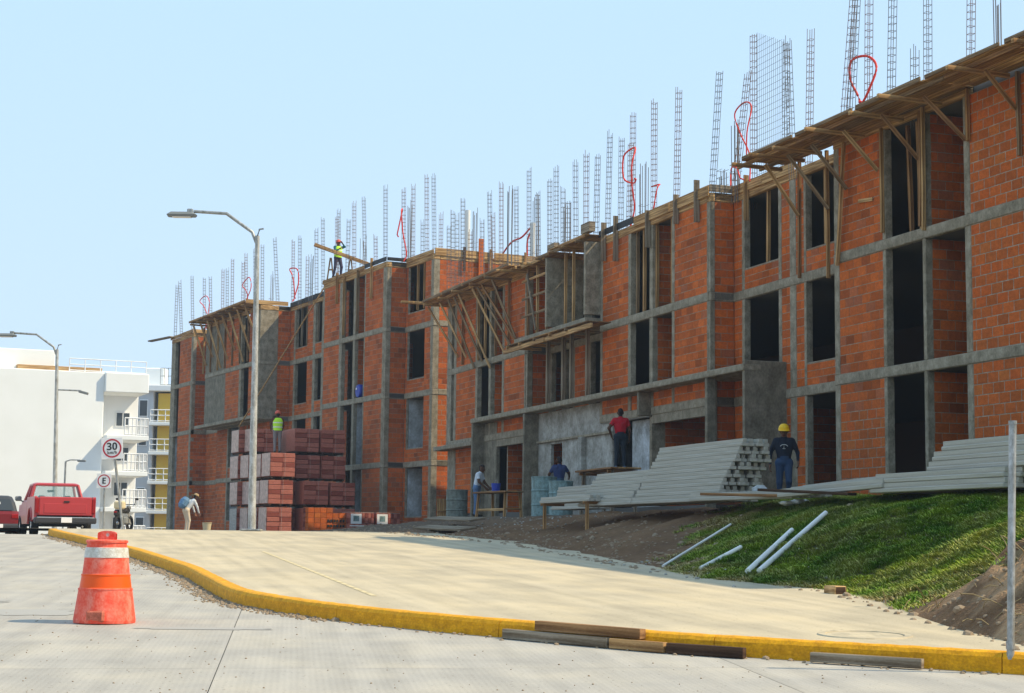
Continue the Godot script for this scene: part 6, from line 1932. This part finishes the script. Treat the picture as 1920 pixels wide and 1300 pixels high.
func build_litter() -> void:
	var rg := RandomNumberGenerator.new()
	rg.seed = 31
	var pts := []
	# grit washed along the kerb
	for i in KERB.size() - 1:
		var a := Vector2(KERB[i][0], KERB[i][1])
		var b := Vector2(KERB[i + 1][0], KERB[i + 1][1])
		var lo := 0.42 if a.y > 18.5 and a.y < 41.0 else 0.06
		for k in int(a.distance_to(b) * 260.0 * lo):
			var p := a.lerp(b, rg.randf())
			var nn := (b - a).normalized()
			var w := absf(rg.randfn(0.0, 0.13 if lo > 0.1 else 0.1)) + 0.06
			p -= Vector2(nn.y, -nn.x) * w
			pts.append([Vector3(p.x, hroad(p.y) + 0.004, -p.y), rg.randf_range(0.012, 0.05) * (1.0 if rg.randf() < 0.9 else 1.8)])
	scatter("kerb_grit", "brown grit and crumbled mortar washed along the foot of the kerb", "grit", M["stone"], pts, 3)
	pts = []
	for k in 1500:
		var D := 11.5 + 24.0 * pow(rg.randf(), 1.6)
		var x := lerpf(-0.33, 0.3, pow(rg.randf(), 1.7)) * D
		pts.append([Vector3(x, hroad(D) + 0.003, -D), 0.004 + 0.016 * pow(rg.randf(), 3.0)])
	scatter("road_grit", "small dark stones scattered over the concrete road", "grit", M["stone"], pts, 4)
	pts = []
	for k in 2600:
		var D := rg.randf_range(14.0, 58.0)
		var x := lut([[14.0, 4.4], [22.0, 4.1], [28.0, 2.1], [39.0, 0.0], [49.0, -4.3], [58.0, -7.5]], D) + absf(rg.randfn(0.0, 1.9)) - 0.25
		var e := foot_dist(x, D)
		var y := hbank(x, D, e) if e > 0.05 else hap(D) + 0.004
		if grassy(x, D, e) > 0.4 and rg.randf() < 0.8:
			continue
		pts.append([Vector3(x, y, -D), rg.randf_range(0.02, 0.08) * (1.0 if rg.randf() < 0.95 else 2.0)])
	scatter("bank_clods", "clods and stones on the bare dirt of the bank", "clods", M["stone"], pts, 5)
	pts = []
	for q in [[3.2, 26.2, 0.5, 26], [1.4, 44.5, 0.9, 60], [0.7, 47.5, 0.9, 60], [2.4, 29.0, 0.6, 18], [3.9, 24.6, 0.5, 14], [5.2, 31.5, 0.3, 6]]:
		for k in q[3]:
			var x: float = q[0] + rg.randfn(0.0, q[2])
			var D: float = q[1] + rg.randfn(0.0, q[2] * 1.4)
			var e := foot_dist(x, D)
			pts.append([Vector3(x, (hbank(x, D, e) if e > 0.05 else hap(D)) + 0.01, -D), rg.randf_range(0.02, 0.07)])
	scatter("white_rubble", "broken white plaster and foam crumbs strewn on the dirt", "rubble", M["plaster"], pts, 6)
	# dead stalks over the bare near scarp
	var st := newst()
	for k in 520:
		var D := rg.randf_range(14.6, 22.0)
		var x := rg.randf_range(4.2, 7.5)
		var e := foot_dist(x, D)
		if e < 0.1 or e > 3.0 or grassy(x, D, e) > 0.35:
			continue
		var p := Vector3(x, hbank(x, D, e), -D)
		var a := rg.randf() * TAU
		var t := Vector3(cos(a), rg.randf_range(-0.1, 0.8), sin(a)) * rg.randf_range(0.06, 0.3)
		add_tube(st, [p, p + t * 0.6 + UP * 0.02, p + t], 0.005, 4, Color.WHITE, false)
	var o := put(self, "dead_stalks", st.commit(), M["dry"])
	tag(o, "dead dry stalks and roots on the bare scarp behind the steel post", "dry stalks")
	o.set_meta("kind", "stuff")
	var pl := thing("plastic_sheet", "crumpled white plastic sheet lying high on the bank", "plastic sheet", at(Vector3(5.15, hbank(5.15, 31.3) + 0.02, -31.3)))
	put(pl, "sheet", pebble(9), M["foam"], Transform3D(Basis.from_scale(Vector3(0.5, 0.14, 0.24)), Vector3(0, 0.04, 0)))
	put(pl, "fold", pebble(12), M["foam"], Transform3D(Basis.from_scale(Vector3(0.3, 0.1, 0.2)), Vector3(-0.25, 0.02, 0.05)))
	var sk := thing("cement_bag", "pale crumpled cement bag on the bank edge beside the yellow helmet worker", "bag", FA * Transform3D(Basis.IDENTITY, Vector3(29.3, 2.1, -4.9)))
	put(sk, "bag", pebble(15), M["plaster_white"], Transform3D(Basis.from_scale(Vector3(0.36, 0.2, 0.3)), Vector3(0, 0.05, 0)))
	# faded yellow line on the apron
	var ln := newst()
	for k in 24:
		var t0 := k / 24.0
		var t1 := (k + 0.9) / 24.0
		var f := func(t: float, s: float) -> Vector3:
			var D := lerpf(20.4, 33.0, t)
			var x := lerpf(-1.55, -4.6, t) + s
			return Vector3(x, hap(D) + 0.006, -D)
		quad(ln, f.call(t0, -0.035), f.call(t0, 0.035), f.call(t1, 0.035), f.call(t1, -0.035), UP)
	var m := mat("faded_line", lin(0.6, 0.49, 0.29), 0.9)
	var lo := put(self, "painted_line", ln.commit(), m)
	structure(lo)
	# worn patches in the road and a cover in the apron
	var pm := mat("patch", lin(0.36, 0.34, 0.31), 0.95)
	for q in [[-5.3, 19.4, 0.8, 0.5, 3], [-3.05, 17.6, 0.75, 0.16, 7], [-6.4, 21.0, 0.5, 0.5, 9]]:
		var pst := newst()
		var rr := RandomNumberGenerator.new()
		rr.seed = q[4]
		var ring := []
		for k in 26:
			var a := TAU * k / 26
			var w := rr.randf_range(0.6, 1.1)
			var x: float = q[0] + cos(a) * q[2] * w
			var D: float = q[1] + sin(a) * q[3] * w
			ring.append(Vector3(x, hroad(D) + 0.004, -D))
		for k in 26:
			tri(pst, Vector3(q[0], hroad(q[1]) + 0.004, -q[1]), ring[k], ring[(k + 1) % 26], UP)
		structure(put(self, "road_patch", pst.commit(), pm))
	var mc := thing("manhole_cover", "round concrete manhole cover set in the apron near the steel post", "manhole cover", Transform3D(Basis(Vector3.RIGHT, 0.0333), Vector3(3.15, hap(15.75) + 0.002, -15.75)))
	put(mc, "cover", cyl(0.33, 0.012, 32), M["apron"])
	put(mc, "frame", lathe([Vector2(0.345, 0.0), Vector2(0.35, 0.012), Vector2(0.41, 0.012), Vector2(0.42, 0.0)], 36), M["apron"])

func _ready() -> void:
	# camera, sky, sun, exposure
	var cam := Camera3D.new()
	cam.name = "camera"
	add_child(cam)
	cam.position = Vector3(0, 1.1, 0)
	cam.basis = Basis(Vector3.RIGHT, atan(370.0 / 3300.0)) * Basis(Vector3.BACK, deg_to_rad(0.66))
	cam.fov = rad_to_deg(2.0 * atan(650.0 / 3300.0))
	cam.near = 0.1
	cam.far = 3000.0
	cam.current = true
	var env := Environment.new()
	env.background_mode = Environment.BG_SKY
	var sm := ProceduralSkyMaterial.new()
	sm.sky_top_color = Color(0.715, 0.86, 0.985)
	sm.sky_horizon_color = Color(0.825, 0.905, 0.985)
	sm.sky_curve = 0.16
	sm.ground_horizon_color = Color(0.75, 0.74, 0.7)
	sm.ground_bottom_color = Color(0.5, 0.46, 0.4)
	sm.sun_angle_max = 0.0
	var sky := Sky.new()
	sky.sky_material = sm
	env.sky = sky
	env.tonemap_mode = Environment.TONE_MAPPER_LINEAR
	env.tonemap_exposure = 1.14
	env.sdfgi_enabled = true
	env.ssao_enabled = true
	env.ssil_enabled = true
	env.fog_enabled = true
	env.fog_density = 0.0005
	env.fog_light_color = Color(0.85, 0.92, 1.0)
	var we := WorldEnvironment.new()
	we.name = "world_environment"
	we.environment = env
	add_child(we)
	var sun := DirectionalLight3D.new()
	sun.name = "sun"
	sun.light_energy = 1.5
	sun.light_color = Color(1.0, 0.93, 0.79)
	sun.light_angular_distance = 0.53
	sun.shadow_enabled = true
	add_child(sun)
	sun.look_at_from_position(Vector3.ZERO, Vector3(-0.963, -1.0, -0.12), UP)
	# set-up
	rng.seed = 12
	nz = FastNoiseLite.new()
	nz.seed = 4
	nz.frequency = 0.35
	nz.fractal_octaves = 3
	nz2 = FastNoiseLite.new()
	nz2.seed = 8
	nz2.frequency = 1.6
	nz2.fractal_octaves = 3
	FA = frame(19.2, 20.0)
	FC = frame(26.0, 27.3)
	make_materials()
	build_ground()
	build_near_block()
	build_far_block()
	build_formwork()
	build_white_flats()
	build_street()
	build_vehicles()
	build_pallets()
	build_joists()
	build_site_things()
	build_people()
	build_litter()
	build_grass()
